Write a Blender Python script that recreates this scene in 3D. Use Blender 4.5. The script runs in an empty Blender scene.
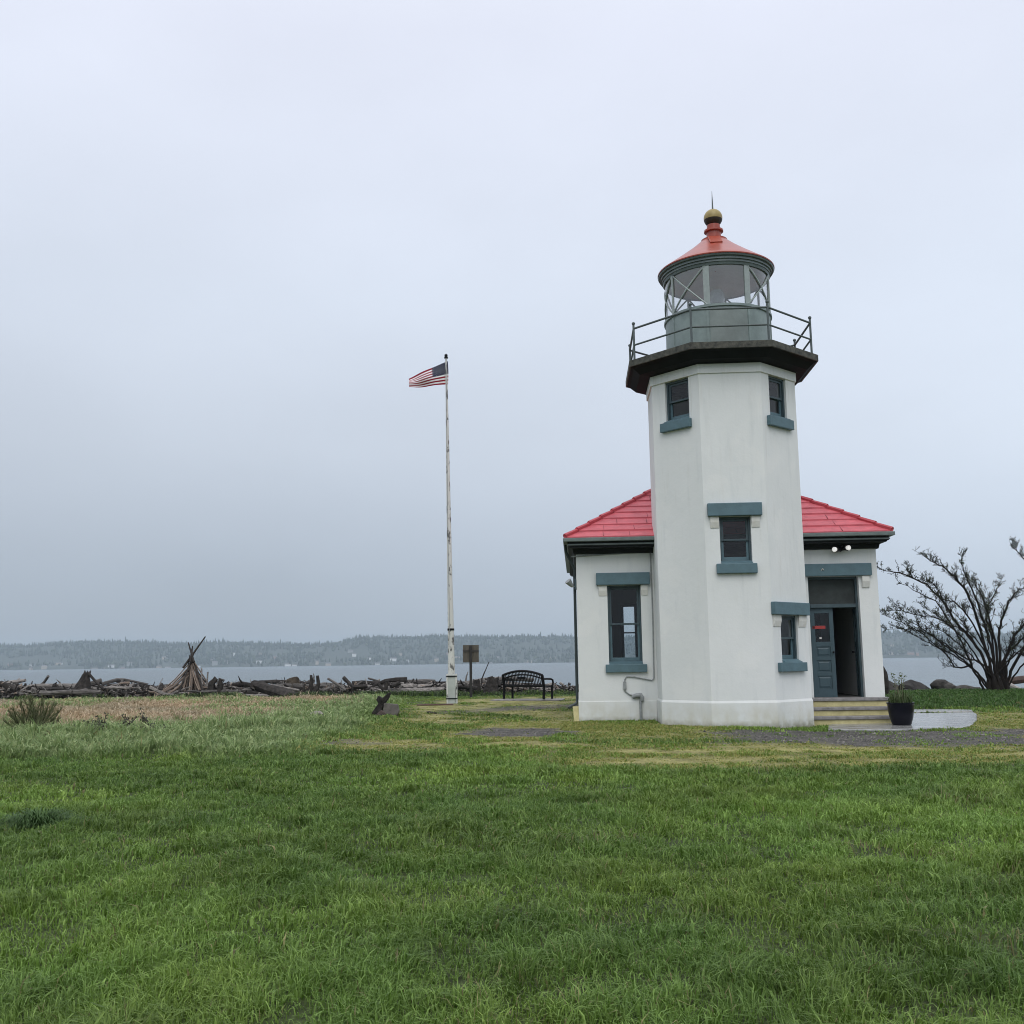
import bpy, math, random
import numpy as np
from mathutils import Vector, Matrix
R = math.radians
random.seed(7)
scene = bpy.context.scene
COL = scene.collection

# ------------------------------------------------------------------ camera, sky, sun, exposure
CAM_H, PITCH, ROLL, FPX = 1.5, math.atan(150 / 1024.0), R(0.78), 1024.0
cam_d = bpy.data.cameras.new("camera"); cam = bpy.data.objects.new("camera", cam_d); COL.objects.link(cam)
cam_d.sensor_width = 36; cam_d.lens = 36 * FPX / 1024; cam_d.clip_start = 0.1; cam_d.clip_end = 30000
cam.matrix_world = Matrix.Translation((0, 0, CAM_H)) @ Matrix.Rotation(R(90) + PITCH, 4, 'X') @ Matrix.Rotation(-ROLL, 4, 'Z')
scene.camera = cam

SUN_EL, SUN_AZ = R(48), R(180)           # azimuth clockwise from +Y: behind the camera
world = bpy.data.worlds.new("World"); scene.world = world; world.use_nodes = True
wn, wl = world.node_tree.nodes, world.node_tree.links
wn.clear()
w_out = wn.new('ShaderNodeOutputWorld'); w_bg = wn.new('ShaderNodeBackground')
sky = wn.new('ShaderNodeTexSky'); sky.sky_type = 'NISHITA'; sky.sun_disc = False
sky.sun_elevation = SUN_EL; sky.sun_rotation = SUN_AZ
tc = wn.new('ShaderNodeTexCoord'); sep = wn.new('ShaderNodeSeparateXYZ'); wl.new(tc.outputs['Generated'], sep.inputs[0])
ramp = wn.new('ShaderNodeValToRGB'); wl.new(sep.outputs['Z'], ramp.inputs[0])
el = ramp.color_ramp.elements
stops = [(0.0, (.455, .51, .59)), (0.08, (.52, .585, .68)), (0.20, (.655, .72, .82)), (0.34, (.765, .835, .955)), (0.55, (.86, .905, 1.04)), (1.0, (1.37, 1.40, 1.48))]
el[0].position, el[0].color = stops[0][0], (*stops[0][1], 1)
el[1].position, el[1].color = stops[-1][0], (*stops[-1][1], 1)
for p, c in stops[1:-1]:
    e = el.new(p); e.color = (*c, 1)
wmap = wn.new('ShaderNodeMapping'); wmap.inputs['Scale'].default_value = (1.3, 1.3, 2.6); wl.new(tc.outputs['Generated'], wmap.inputs[0])
wno = wn.new('ShaderNodeTexNoise'); wno.inputs['Scale'].default_value = 1.5; wno.inputs['Detail'].default_value = 5; wno.inputs['Roughness'].default_value = .5
wl.new(wmap.outputs[0], wno.inputs['Vector'])
wmr = wn.new('ShaderNodeMapRange'); wmr.inputs['From Min'].default_value = .3; wmr.inputs['From Max'].default_value = .7
wmr.inputs['To Min'].default_value = .94; wmr.inputs['To Max'].default_value = 1.06; wl.new(wno.outputs[0], wmr.inputs[0])
# the cloud thins towards the west (+X): the cover is a little brighter there
wmx = wn.new('ShaderNodeClamp'); wmx.inputs['Min'].default_value = -.22; wmx.inputs['Max'].default_value = .5; wl.new(sep.outputs['X'], wmx.inputs[0])
wmz = wn.new('ShaderNodeMapRange'); wmz.inputs['From Min'].default_value = 0; wmz.inputs['From Max'].default_value = .44
wmz.inputs['To Min'].default_value = .67; wmz.inputs['To Max'].default_value = 0; wl.new(sep.outputs['Z'], wmz.inputs[0])
wma = wn.new('ShaderNodeMath'); wma.operation = 'MULTIPLY_ADD'; wma.inputs[2].default_value = 1.0; wl.new(wmx.outputs[0], wma.inputs[0]); wl.new(wmz.outputs[0], wma.inputs[1])
wmm = wn.new('ShaderNodeMath'); wmm.operation = 'MULTIPLY'; wl.new(wmr.outputs[0], wmm.inputs[0]); wl.new(wma.outputs[0], wmm.inputs[1])
wsc = wn.new('ShaderNodeVectorMath'); wsc.operation = 'SCALE'; wl.new(ramp.outputs[0], wsc.inputs[0]); wl.new(wmm.outputs[0], wsc.inputs['Scale'])
wsk = wn.new('ShaderNodeVectorMath'); wsk.operation = 'SCALE'; wsk.inputs['Scale'].default_value = 0.08; wl.new(sky.outputs[0], wsk.inputs[0])
wmix = wn.new('ShaderNodeMix'); wmix.data_type = 'RGBA'; wmix.inputs[0].default_value = .93
wl.new(wsk.outputs[0], wmix.inputs[6]); wl.new(wsc.outputs[0], wmix.inputs[7])
wl.new(wmix.outputs[2], w_bg.inputs['Color']); w_bg.inputs['Strength'].default_value = 1.0
wl.new(w_bg.outputs[0], w_out.inputs['Surface'])

sun_d = bpy.data.lights.new("sun", 'SUN'); sun = bpy.data.objects.new("sun", sun_d); COL.objects.link(sun)
sun_d.energy = 1.1; sun_d.angle = R(45); sun_d.color = (1.0, .97, .92)
sdir = Vector((math.sin(SUN_AZ) * math.cos(SUN_EL), math.cos(SUN_AZ) * math.cos(SUN_EL), math.sin(SUN_EL)))
sun.rotation_euler = sdir.to_track_quat('Z', 'Y').to_euler()
vs = scene.view_settings
scene.display_settings.display_device = 'sRGB'
vs.view_transform = 'Standard'; vs.look = 'None'; vs.exposure = 0.0; vs.gamma = 1.0; vs.use_curve_mapping = False
scene.render.engine = 'CYCLES'
scene.cycles.max_bounces = 7; scene.cycles.diffuse_bounces = 3; scene.cycles.glossy_bounces = 3
scene.cycles.transparent_max_bounces = 12; scene.cycles.volume_bounces = 0
scene.cycles.use_denoising = True; scene.cycles.filter_width = 1.0
scene.cycles.caustics_reflective = False; scene.cycles.caustics_refractive = False

# ------------------------------------------------------------------ placing: where a sight line of the survey photo meets a depth or the ground
def ray(px, py):
    u, v = px - 512, py - 512
    c, s = math.cos(ROLL), math.sin(ROLL)
    u, v = u * c - v * s, u * s + v * c
    x, z = u / FPX, -v / FPX
    return x, math.cos(PITCH) - z * math.sin(PITCH), math.sin(PITCH) + z * math.cos(PITCH)
def at(px, py, Y):
    r = ray(px, py); k = Y / r[1]
    return Vector((r[0] * k, Y, CAM_H + r[2] * k))

# ------------------------------------------------------------------ numpy noise and the lie of the land
def _hash(ix, iy, s):
    h = (ix.astype(np.int64) * 374761393 + iy.astype(np.int64) * 668265263 + s * 974711) & 0x7fffffff
    h = ((h ^ (h >> 13)) * 1274126177) & 0x7fffffff
    return ((h ^ (h >> 16)) & 0xffff) / 65535.0
def vnoise(x, y, s=0):
    x = np.asarray(x, float); y = np.asarray(y, float)
    ix, iy = np.floor(x), np.floor(y); fx, fy = x - ix, y - iy
    fx = fx * fx * (3 - 2 * fx); fy = fy * fy * (3 - 2 * fy)
    a = _hash(ix, iy, s); b = _hash(ix + 1, iy, s); c = _hash(ix, iy + 1, s); d = _hash(ix + 1, iy + 1, s)
    return (a * (1 - fx) + b * fx) * (1 - fy) + (c * (1 - fx) + d * fx) * fy
def fbm(x, y, s=0, o=4):
    t = 0; a = .5; n = 0
    for i in range(o):
        t = t + a * vnoise(np.asarray(x) * 2 ** i, np.asarray(y) * 2 ** i, s + i * 17); n += a; a *= .5
    return t / n
def ss(a, b, x):
    t = np.clip((np.asarray(x, float) - a) / (b - a), 0, 1)
    return t * t * (3 - 2 * t)
SEA = -2.6
def land(x, y):
    x = np.asarray(x, float); y = np.asarray(y, float)
    z = .17 * ss(26, 38, y)
    z = z - .09 * ss(4.5, 7, x) * (1 - ss(29, 34, y)) * ss(15, 19, y)
    z = z + .04 * ss(10, 17, x) * ss(30, 37, y) - .55 * ss(8, 10, x) * ss(39.6, 43, y)
    z = z + .06 * ss(-2.5, -5, x) * ss(16.8, 18.6, y)
    near = (1 - ss(60, 120, np.hypot(x, y)))
    z = z + (fbm(x * .35, y * .35, 3) - .5) * .09 * near * (1 - .8 * ss(1, 2.5, x) * ss(19, 21, y) * (1 - ss(30, 34, y)))
    z = z - 4.2 * ss(50, 66, y + 3 * (fbm(x * .05, x * 0, 9) - .5)) - 6 * ss(66, 300, y)
    return z
def lz(x, y): return float(land(x, y))
def gp(px, py):
    """point of the ground on the sight line"""
    r = ray(px, py); z = 0.0
    for _ in range(12):
        k = (z - CAM_H) / r[2]; z = lz(r[0] * k, r[1] * k)
    return Vector((r[0] * k, r[1] * k, z))

# ground cover as functions of the plan position
def wob(x, y, a, s, k): return (fbm(np.asarray(x) * k, np.asarray(y) * k, s) - .5) * 2 * a
LCX, LCY, LROT = 5.245, 25.06, R(3.5)
def to_local(x, y):
    dx, dy = np.asarray(x) - LCX, np.asarray(y) - LCY
    c, s = math.cos(LROT), math.sin(LROT)
    return dx * c - dy * s, dx * s + dy * c
def band(a, b, f, x): return ss(a - f, a + f, x) * (1 - ss(b - f, b + f, x))
def m_gravel(x, y):
    w = wob(x, y, 1.1, 21, .9); w2 = wob(x, y, .7, 26, 2.2)
    g = band(18.6, 22.6, .7, y + w + w2 * .6) * ss(3.2, 5.0, x + w2)
    ex = np.hypot((x - .05) / 1.35, (y - 22.6 + .25 * x) / 1.5)
    g2 = 1 - ss(.65, 1.15, ex + w2 * .55)
    ex3 = np.hypot((x + 3.6) / 1.3, (y - 20.2) / .8)
    g3 = (1 - ss(.5, 1.2, ex3 + w2 * .6)) * .4
    ex4 = np.hypot((x - .5) / 2.6, (y - 32 - .6 * x) / 1.2)
    g4 = (1 - ss(.5, 1.2, ex4 + w2 * .6)) * .8
    return np.clip(np.maximum.reduce([g, g2, g3, g4]) * (.72 + .6 * ss(.30, .62, fbm(x * 1.3, y * .9, 28))), 0, 1)
def m_moss(x, y):
    w = wob(x, y, 1.0, 31, .7); w2 = wob(x, y, .6, 36, 2.5)
    a = band(14.9, 18.8, .9, y + w * .9 + w2) * ss(-.5, 1.8, x + w) * (.55 + .45 * ss(.35, .5, fbm(x * .8, y * 1.7, 39)))
    b = band(18.0, 40, 1.2, y + w) * band(-3.3, 2.4, .8, x + w + w2 * .6) * (.15 + .75 * ss(.40, .58, fbm(x * .9, y * .8, 43)))
    c = band(17.5, 29, 1.0, y + w) * ss(9.3, 10.5, x + w2) * .75
    d = ss(19, 20.5, y) * (1 - ss(24, 26, y)) * ss(.8, 2, x) * (1 - ss(4, 5, x)) * .7
    return np.clip(np.maximum.reduce([a, b, c, d]), 0, 1)
def m_meadow(x, y):
    w = wob(x, y, .9, 51, .5)
    return ss(16.9, 17.9, y + w * .7) * (1 - ss(-4.6, -3.0, x + w * .9 + .03 * (y - 18)))
def m_dry(x, y):
    w = wob(x, y, 1.8, 61, .35); w2 = wob(x, y, .8, 66, 1.4)
    return ss(21.5, 28.5, y + w * 1.3 + w2 * 1.5) * (1 - ss(39, 43, y + w)) * (1 - ss(-9.2, -5.2, x + w * .8 + w2 - .05 * (y - 25)))
def m_built(x, y):
    lx, ly = to_local(x, y)
    b = (np.abs(lx) < 3.78) & (ly > .68) & (ly < 8.9)
    t = (np.abs(lx) < 1.82) & (np.abs(ly) < 1.82) & (np.abs(lx) + np.abs(ly) < 1.80 * 1.414)
    s = (lx > 1.6) & (lx < 4.0) & (ly > -.55) & (ly < .8)
    return b | t | s
def in_poly(x, y, P):
    c = np.zeros(np.shape(x), bool); n = len(P)
    for i in range(n):
        x0, y0 = P[i]; x1, y1 = P[(i + 1) % n]
        h = (y0 > y) != (y1 > y)
        with np.errstate(divide='ignore', invalid='ignore'):
            c ^= h & (x < (x1 - x0) * (y - y0) / (y1 - y0 + 1e-12) + x0)
    return c

# ------------------------------------------------------------------ materials
MATS = {}
def nodes(m):
    m.use_nodes = True
    return m.node_tree.nodes, m.node_tree.links, m.node_tree.nodes['Principled BSDF']
def mat(name, col, rough=.6, metal=0., var=.0, vscale=8., col2=None, bump=0., bscale=40., spec=.5, stretch=None, emit=None, hue_obj=0.):
    if name in MATS: return MATS[name]
    m = bpy.data.materials.new(name); n, l, b = nodes(m)
    b.inputs['Roughness'].default_value = rough; b.inputs['Metallic'].default_value = metal
    b.inputs['Specular IOR Level'].default_value = spec
    t = n.new('ShaderNodeTexCoord'); src = t.outputs['Object']
    if stretch:
        mp = n.new('ShaderNodeMapping'); mp.inputs['Scale'].default_value = stretch; l.new(src, mp.inputs[0]); src = mp.outputs[0]
    c2 = col2 or tuple(c * (1 - var) for c in col)
    if var or col2:
        no = n.new('ShaderNodeTexNoise'); no.inputs['Scale'].default_value = vscale; no.inputs['Detail'].default_value = 6; no.inputs['Roughness'].default_value = .65
        l.new(src, no.inputs['Vector'])
        r = n.new('ShaderNodeValToRGB'); r.color_ramp.elements[0].position = .33; r.color_ramp.elements[1].position = .67
        r.color_ramp.elements[0].color = (*c2, 1); r.color_ramp.elements[1].color = (*col, 1)
        l.new(no.outputs[0], r.inputs[0]); cout = r.outputs[0]
    else:
        rg = n.new('ShaderNodeRGB'); rg.outputs[0].default_value = (*col, 1); cout = rg.outputs[0]
    if hue_obj:
        oi = n.new('ShaderNodeObjectInfo'); mr = n.new('ShaderNodeMapRange'); mr.inputs['To Min'].default_value = 1 - hue_obj; mr.inputs['To Max'].default_value = 1 + hue_obj
        l.new(oi.outputs['Random'], mr.inputs[0]); sc = n.new('ShaderNodeVectorMath'); sc.operation = 'SCALE'
        l.new(cout, sc.inputs[0]); l.new(mr.outputs[0], sc.inputs['Scale']); cout = sc.outputs[0]
    l.new(cout, b.inputs['Base Color'])
    if bump:
        nb = n.new('ShaderNodeTexNoise'); nb.inputs['Scale'].default_value = bscale; nb.inputs['Detail'].default_value = 5; l.new(src, nb.inputs['Vector'])
        bp = n.new('ShaderNodeBump'); bp.inputs['Strength'].default_value = bump; bp.inputs['Distance'].default_value = .02
        l.new(nb.outputs[0], bp.inputs['Height']); l.new(bp.outputs[0], b.inputs['Normal'])
    if emit:
        b.inputs['Emission Color'].default_value = (*emit[0], 1); b.inputs['Emission Strength'].default_value = emit[1]
    MATS[name] = m
    return m
def stucco():
    m = bpy.data.materials.new("white stucco"); n, l, b = nodes(m)
    b.inputs['Roughness'].default_value = .75; b.inputs['Specular IOR Level'].default_value = .3
    t = n.new('ShaderNodeTexCoord'); o = t.outputs['Object']
    def noise(scale, stretch=None, detail=5, rough=.6):
        s = o
        if stretch:
            mp = n.new('ShaderNodeMapping'); mp.inputs['Scale'].default_value = stretch; l.new(o, mp.inputs[0]); s = mp.outputs[0]
        q = n.new('ShaderNodeTexNoise'); q.inputs['Scale'].default_value = scale; q.inputs['Detail'].default_value = detail; q.inputs['Roughness'].default_value = rough
        l.new(s, q.inputs['Vector']); return q.outputs[0]
    def rng(v, a, bb, c, d):
        q = n.new('ShaderNodeMapRange'); q.inputs['From Min'].default_value = a; q.inputs['From Max'].default_value = bb
        q.inputs['To Min'].default_value = c; q.inputs['To Max'].default_value = d; l.new(v, q.inputs[0]); return q.outputs[0]
    def mix(f, c1, c2):
        q = n.new('ShaderNodeMix'); q.data_type = 'RGBA'; l.new(f, q.inputs[0])
        for i, c in ((6, c1), (7, c2)):
            if isinstance(c, tuple): q.inputs[i].default_value = (*c, 1)
            else: l.new(c, q.inputs[i])
        return q.outputs[2]
    def mul(a, bb):
        q = n.new('ShaderNodeMath'); q.operation = 'MULTIPLY'; l.new(a, q.inputs[0]); l.new(bb, q.inputs[1]); return q.outputs[0]
    c = mix(rng(noise(.9), .35, .68, 0, 1), (.73, .75, .735), (.785, .80, .785))
    c = mix(rng(noise(2.4, (2.2, 2.2, .25)), .55, .8, 0, .55), c, (.60, .63, .63))     # old rain runs
    c = mix(rng(noise(9, None, 8, .75), .60, .78, 0, .35), c, (.62, .63, .60))
    zs = n.new('ShaderNodeSeparateXYZ'); l.new(o, zs.inputs[0])
    run = mul(rng(zs.outputs['Z'], 6.2, 8.3, 0, 1), rng(noise(3.2, (2.4, 2.4, .16)), .54, .78, 0, .62))
    run = mul(run, rng(noise(.55, None, 2, .5), .42, .60, .1, 1))
    c = mix(run, c, (.50, .49, .43))                                                     # runs below the gallery
    run2 = mul(mul(rng(zs.outputs['Z'], 3.5, 2.2, 1, 0), rng(zs.outputs['Z'], 1.0, 3.4, 0, 1)), rng(noise(3.6, (2.6, 2.6, .18)), .56, .80, 0, .5))
    run2 = mul(run2, rng(noise(.7, None, 2, .5), .42, .60, .05, 1))
    c = mix(run2, c, (.53, .52, .46))
    c = mix(rng(noise(1.1, None, 3, .5), .58, .63, 0, .30), c, (.83, .83, .80))           # patches of newer paint          # small scuffs
    sp = n.new('ShaderNodeSeparateXYZ'); l.new(o, sp.inputs[0])
    dirt = mul(rng(sp.outputs['Z'], .0, .62, 1, 0), rng(noise(3.2, (1, 1, .7)), .35, .72, .05, .95))
    c = mix(dirt, c, (.52, .49, .37))
    low = mul(rng(sp.outputs['Z'], -.05, .14, 1, 0), rng(noise(6), .3, .6, .2, 1))
    c = mix(low, c, (.24, .23, .17))
    l.new(c, b.inputs['Base Color'])
    bp = n.new('ShaderNodeBump'); bp.inputs['Strength'].default_value = .22; bp.inputs['Distance'].default_value = .02
    l.new(noise(9, None, 8, .6), bp.inputs['Height']); l.new(bp.outputs[0], b.inputs['Normal'])
    MATS['stucco'] = m; return m
def glassy(name, tint, gloss=.06, base=.05):
    m = bpy.data.materials.new(name); m.use_nodes = True; n, l = m.node_tree.nodes, m.node_tree.links; n.clear()
    o = n.new('ShaderNodeOutputMaterial'); mx = n.new('ShaderNodeMixShader'); tr = n.new('ShaderNodeBsdfTransparent'); gl = n.new('ShaderNodeBsdfGlossy')
    lw = n.new('ShaderNodeLayerWeight'); lw.inputs['Blend'].default_value = .5
    pw = n.new('ShaderNodeMath'); pw.operation = 'POWER'; pw.inputs[1].default_value = 4.5; l.new(lw.outputs['Facing'], pw.inputs[0])
    fr = n.new('ShaderNodeMath'); fr.operation = 'MULTIPLY_ADD'; fr.inputs[1].default_value = .85; fr.inputs[2].default_value = base; l.new(pw.outputs[0], fr.inputs[0])
    tr.inputs[0].default_value = (*tint, 1); gl.inputs['Roughness'].default_value = gloss
    l.new(fr.outputs[0], mx.inputs[0]); l.new(tr.outputs[0], mx.inputs[1]); l.new(gl.outputs[0], mx.inputs[2]); l.new(mx.outputs[0], o.inputs[0])
    MATS[name] = m; return m
STUCCO = stucco()
GLASS = glassy('window glass', (.80, .84, .85)); LGLASS = glassy('lantern glass', (.96, .97, .98), .04, .16)
TEAL = mat('teal trim paint', (.098, .175, .205), .55, var=.22, vscale=5, bump=.15, bscale=30)
TEALD = mat('dark teal paint', (.055, .09, .105), .5, var=.3, vscale=6)
DOORP = mat('shaded door paint', (.045, .083, .100), .5, var=.15, vscale=4)  # teal paint, darkened to carry the shade of the door recess
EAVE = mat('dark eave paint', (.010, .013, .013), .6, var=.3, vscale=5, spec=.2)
GUTT = mat('gutter paint', (.17, .21, .20), .45, var=.35, vscale=6, stretch=(1, 1, 3))
ROOF = mat('red shingle', (.64, .115, .14), .5, col2=(.44, .075, .095), vscale=3.5, stretch=(1, 1, 3.2), bump=.25, bscale=25)
RIDGE = mat('red ridge cap', (.50, .06, .08), .5, var=.2, vscale=4)
LROOF = mat('lantern red paint', (.40, .075, .045), .28, var=.2, vscale=3)
LGREY = mat('lantern grey green paint', (.24, .30, .285), .45, var=.3, vscale=3, col2=(.17, .215, .205), bump=.1)
GALL = mat('mossy gallery edge', (.115, .112, .090), .8, col2=(.022, .024, .021), vscale=7, bump=.4)
SOFF = mat('shaded dark soffit', (.008, .011, .011), .7, var=.4, vscale=4, spec=.15)  # dark green paint, with the shade under the gallery put into the colour
IRON = mat('railing paint', (.10, .125, .125), .5, var=.3, vscale=20)
BRASS = mat('ochre ball paint', (.36, .27, .085), .4, var=.2, vscale=6)
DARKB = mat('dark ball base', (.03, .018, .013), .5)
CORB = mat('stained corbel', (.76, .76, .73), .8, col2=(.66, .645, .58), vscale=6)
STEPG = mat('weathered tread', (.31, .295, .29), .55, var=.5, vscale=6, bump=.2)
STEPY = mat('yellow riser paint', (.64, .575, .29), .55, col2=(.47, .41, .20), vscale=5, bump=.2)
CABLE = mat('grey conduit', (.33, .35, .35), .5, var=.3, vscale=15)
INT = mat('dim interior wall', (.045, .042, .04), .8, var=.2, vscale=2)
RED = mat('red sign face', (.36, .04, .035), .4)
PALE = mat('pale card', (.62, .60, .56), .6)
BULB = mat('lit floodlight glass', (.9, .9, .88), .2, emit=((1, .98, .94), .45))
BLACKM = mat('black metal paint', (.006, .0065, .008), .55, var=.3, vscale=10, spec=.2)
POLEW = mat('peeling white pole paint', (.66, .67, .64), .6, col2=(.62, .62, .58), vscale=3)
WOODG = mat('weathered driftwood', (.245, .225, .205), .85, col2=(.045, .040, .036), vscale=5, stretch=(1, 6, 6), bump=.7, bscale=12, hue_obj=.6)
WOODD = mat('dark wet wood', (.062, .054, .048), .8, spec=.2, col2=(.014, .013, .012), vscale=5, bump=.8, bscale=10)
WOODP = mat('pale stripped pole', (.30, .235, .185), .8, col2=(.12, .090, .070), vscale=4, stretch=(1, 8, 8), bump=.4, hue_obj=.5)
BARK = mat('tree bark', (.026, .021, .018), .9, spec=.15, col2=(.014, .012, .011), vscale=9, bump=.7, bscale=20)
LEAF = mat('young leaf', (.065, .095, .026), .5, var=.4, vscale=30)
ROCK = mat('boulder', (.075, .067, .060), .8, col2=(.018, .017, .016), vscale=3.5, bump=.8, bscale=8, hue_obj=.35)
POT = mat('dark glazed pot', (.003, .003, .008), .25, spec=.25)
SOIL = mat('soil', (.03, .022, .016), .95, bump=.8)
CONC = mat('wet concrete', (.42, .42, .41), .2, col2=(.20, .20, .195), vscale=3.2, bump=.06, bscale=14, spec=.6)
CONCD = mat('old concrete', (.33, .31, .29), .7, col2=(.16, .15, .14), vscale=5, bump=.4)
SIGNB = mat('weathered sign back', (.13, .115, .09), .75, col2=(.075, .066, .052), vscale=8, stretch=(1, 1, .3))
def paint_peel(m):
    n, l = m.node_tree.nodes, m.node_tree.links; b = n['Principled BSDF']
    old = b.inputs['Base Color'].links[0].from_socket
    t = n.new('ShaderNodeTexCoord'); mp = n.new('ShaderNodeMapping'); mp.inputs['Scale'].default_value = (5, 5, 1.6); l.new(t.outputs['Object'], mp.inputs[0])
    q = n.new('ShaderNodeTexNoise'); q.inputs['Scale'].default_value = 1.7; q.inputs['Detail'].default_value = 4; q.inputs['Roughness'].default_value = .7; l.new(mp.outputs[0], q.inputs['Vector'])
    r = n.new('ShaderNodeValToRGB'); r.color_ramp.elements[0].position = .545; r.color_ramp.elements[1].position = .60
    r.color_ramp.elements[0].color = (0, 0, 0, 1); r.color_ramp.elements[1].color = (1, 1, 1, 1); l.new(q.outputs[0], r.inputs[0])
    mx = n.new('ShaderNodeMix'); mx.data_type = 'RGBA'; l.new(r.outputs[0], mx.inputs[0]); l.new(old, mx.inputs[6]); mx.inputs[7].default_value = (.10, .10, .095, 1)
    l.new(mx.outputs[2], b.inputs['Base Color'])
paint_peel(POLEW)

# ------------------------------------------------------------------ mesh builder
class MB:
    def __init__(s, tf=None): s.v, s.f, s.mi, s.sm, s.tf, s.m = [], [], [], [], tf, 0
    def add(s, vs, fs, smooth=False):
        o = len(s.v)
        for p in vs: s.v.append(tuple(s.tf(*p)) if s.tf else tuple(p))
        for f in fs: s.f.append(tuple(i + o for i in f)); s.mi.append(s.m); s.sm.append(smooth)
    def box(s, x0, x1, y0, y1, z0, z1):
        s.add([(x0, y0, z0), (x1, y0, z0), (x1, y1, z0), (x0, y1, z0), (x0, y0, z1), (x1, y0, z1), (x1, y1, z1), (x0, y1, z1)],
              [(3, 2, 1, 0), (4, 5, 6, 7), (0, 1, 5, 4), (1, 2, 6, 5), (2, 3, 7, 6), (3, 0, 4, 7)])
    def obox(s, c, ax, ay, az):
        c, ax, ay, az = map(Vector, (c, ax, ay, az))
        s.add([c - ax - ay - az, c + ax - ay - az, c + ax + ay - az, c - ax + ay - az, c - ax - ay + az, c + ax - ay + az, c + ax + ay + az, c - ax + ay + az],
              [(3, 2, 1, 0), (4, 5, 6, 7), (0, 1, 5, 4), (1, 2, 6, 5), (2, 3, 7, 6), (3, 0, 4, 7)])
    def prism(s, P, z0, z1):
        n = len(P)
        s.add([(x, y, z0) for x, y in P] + [(x, y, z1) for x, y in P],
              [tuple(range(n))[::-1], tuple(range(n, 2 * n))] + [(i, (i + 1) % n, n + (i + 1) % n, n + i) for i in range(n)])
    def lathe(s, prof, n=32, ph=0., smooth=True, c=(0, 0)):
        vs, fs = [], []
        for r, z in prof:
            for i in range(n):
                a = ph + 2 * math.pi * i / n; vs.append((c[0] + r * math.cos(a), c[1] + r * math.sin(a), z))
        for j in range(len(prof) - 1):
            for i in range(n):
                k = (i + 1) % n; fs.append((j * n + i, j * n + k, (j + 1) * n + k, (j + 1) * n + i))
        s.add(vs, fs, smooth)
    def rings(s, rects, close=True):
        """stack of axis-aligned rectangles (x0,x1,y0,y1,z) joined into one skin"""
        vs, fs = [], []
        for x0, x1, y0, y1, z in rects: vs += [(x0, y0, z), (x1, y0, z), (x1, y1, z), (x0, y1, z)]
        for j in range(len(rects) - (0 if close else 1)):
            k = (j + 1) % len(rects)
            for i in range(4): fs.append((4 * j + i, 4 * j + (i + 1) % 4, 4 * k + (i + 1) % 4, 4 * k + i))
        s.add(vs, fs)
    def tube(s, pts, rad, n=6, caps=True, smooth=True, rough=0., rnd=None):
        pts = [Vector(p) for p in pts]; rad = rad if isinstance(rad, (list, tuple)) else [rad] * len(pts)
        vs, fs = [], []; up = None
        for i, p in enumerate(pts):
            d = (pts[min(i + 1, len(pts) - 1)] - pts[max(i - 1, 0)])
            d = d.normalized() if d.length > 1e-9 else Vector((0, 0, 1))
            if up is None: up = d.orthogonal().normalized()
            up = (up - d * up.dot(d)); up = up.normalized() if up.length > 1e-6 else d.orthogonal().normalized()
            sd = d.cross(up)
            for k in range(n):
                a = 2 * math.pi * k / n; r = rad[i] * (1 + (rnd.uniform(-rough, rough) if rough else 0))
                vs.append(p + (up * math.cos(a) + sd * math.sin(a)) * r)
        for i in range(len(pts) - 1):
            for k in range(n):
                q = (k + 1) % n; fs.append((i * n + k, i * n + q, (i + 1) * n + q, (i + 1) * n + k))
        s.add(vs, fs, smooth)
        if caps:
            L = len(pts) - 1
            s.add(vs[:n], [tuple(range(n))[::-1]]); s.add(vs[L * n:], [tuple(range(n))])
    def sphere(s, c, r, n=16, m=10, sq=1.):
        s.lathe([(max(r * math.sin(math.pi * j / m), 1e-4), c[2] - r * sq * math.cos(math.pi * j / m)) for j in range(m + 1)], n, c=(c[0], c[1]))
    def wall(s, L0, L1, z0, z1, holes, th, d=0.):
        """wall panel in the (u, depth, z) frame with real openings; outer face at depth d, inner at d - th"""
        us = sorted({L0, L1, *[q for h in holes for q in h[:2]]}); zs = sorted({z0, z1, *[q for h in holes for q in h[2:]]})
        ins = lambda u, z: any(h[0] < u < h[1] and h[2] < z < h[3] for h in holes)
        for i in range(len(us) - 1):
            for j in range(len(zs) - 1):
                if ins((us[i] + us[i + 1]) / 2, (zs[j] + zs[j + 1]) / 2): continue
                a, b, c, e = us[i], us[i + 1], zs[j], zs[j + 1]
                s.add([(a, d, c), (b, d, c), (b, d, e), (a, d, e)], [(0, 1, 2, 3)])
                s.add([(a, d - th, c), (b, d - th, c), (b, d - th, e), (a, d - th, e)], [(3, 2, 1, 0)])
        for a, b, c, e in list(holes):
            for P in ([(a, c), (a, e)], [(b, e), (b, c)], [(a, e), (b, e)], [(b, c), (a, c)]):
                (u1, w1), (u2, w2) = P
                s.add([(u1, d, w1), (u2, d, w2), (u2, d - th, w2), (u1, d - th, w1)], [(0, 1, 2, 3)])
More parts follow.
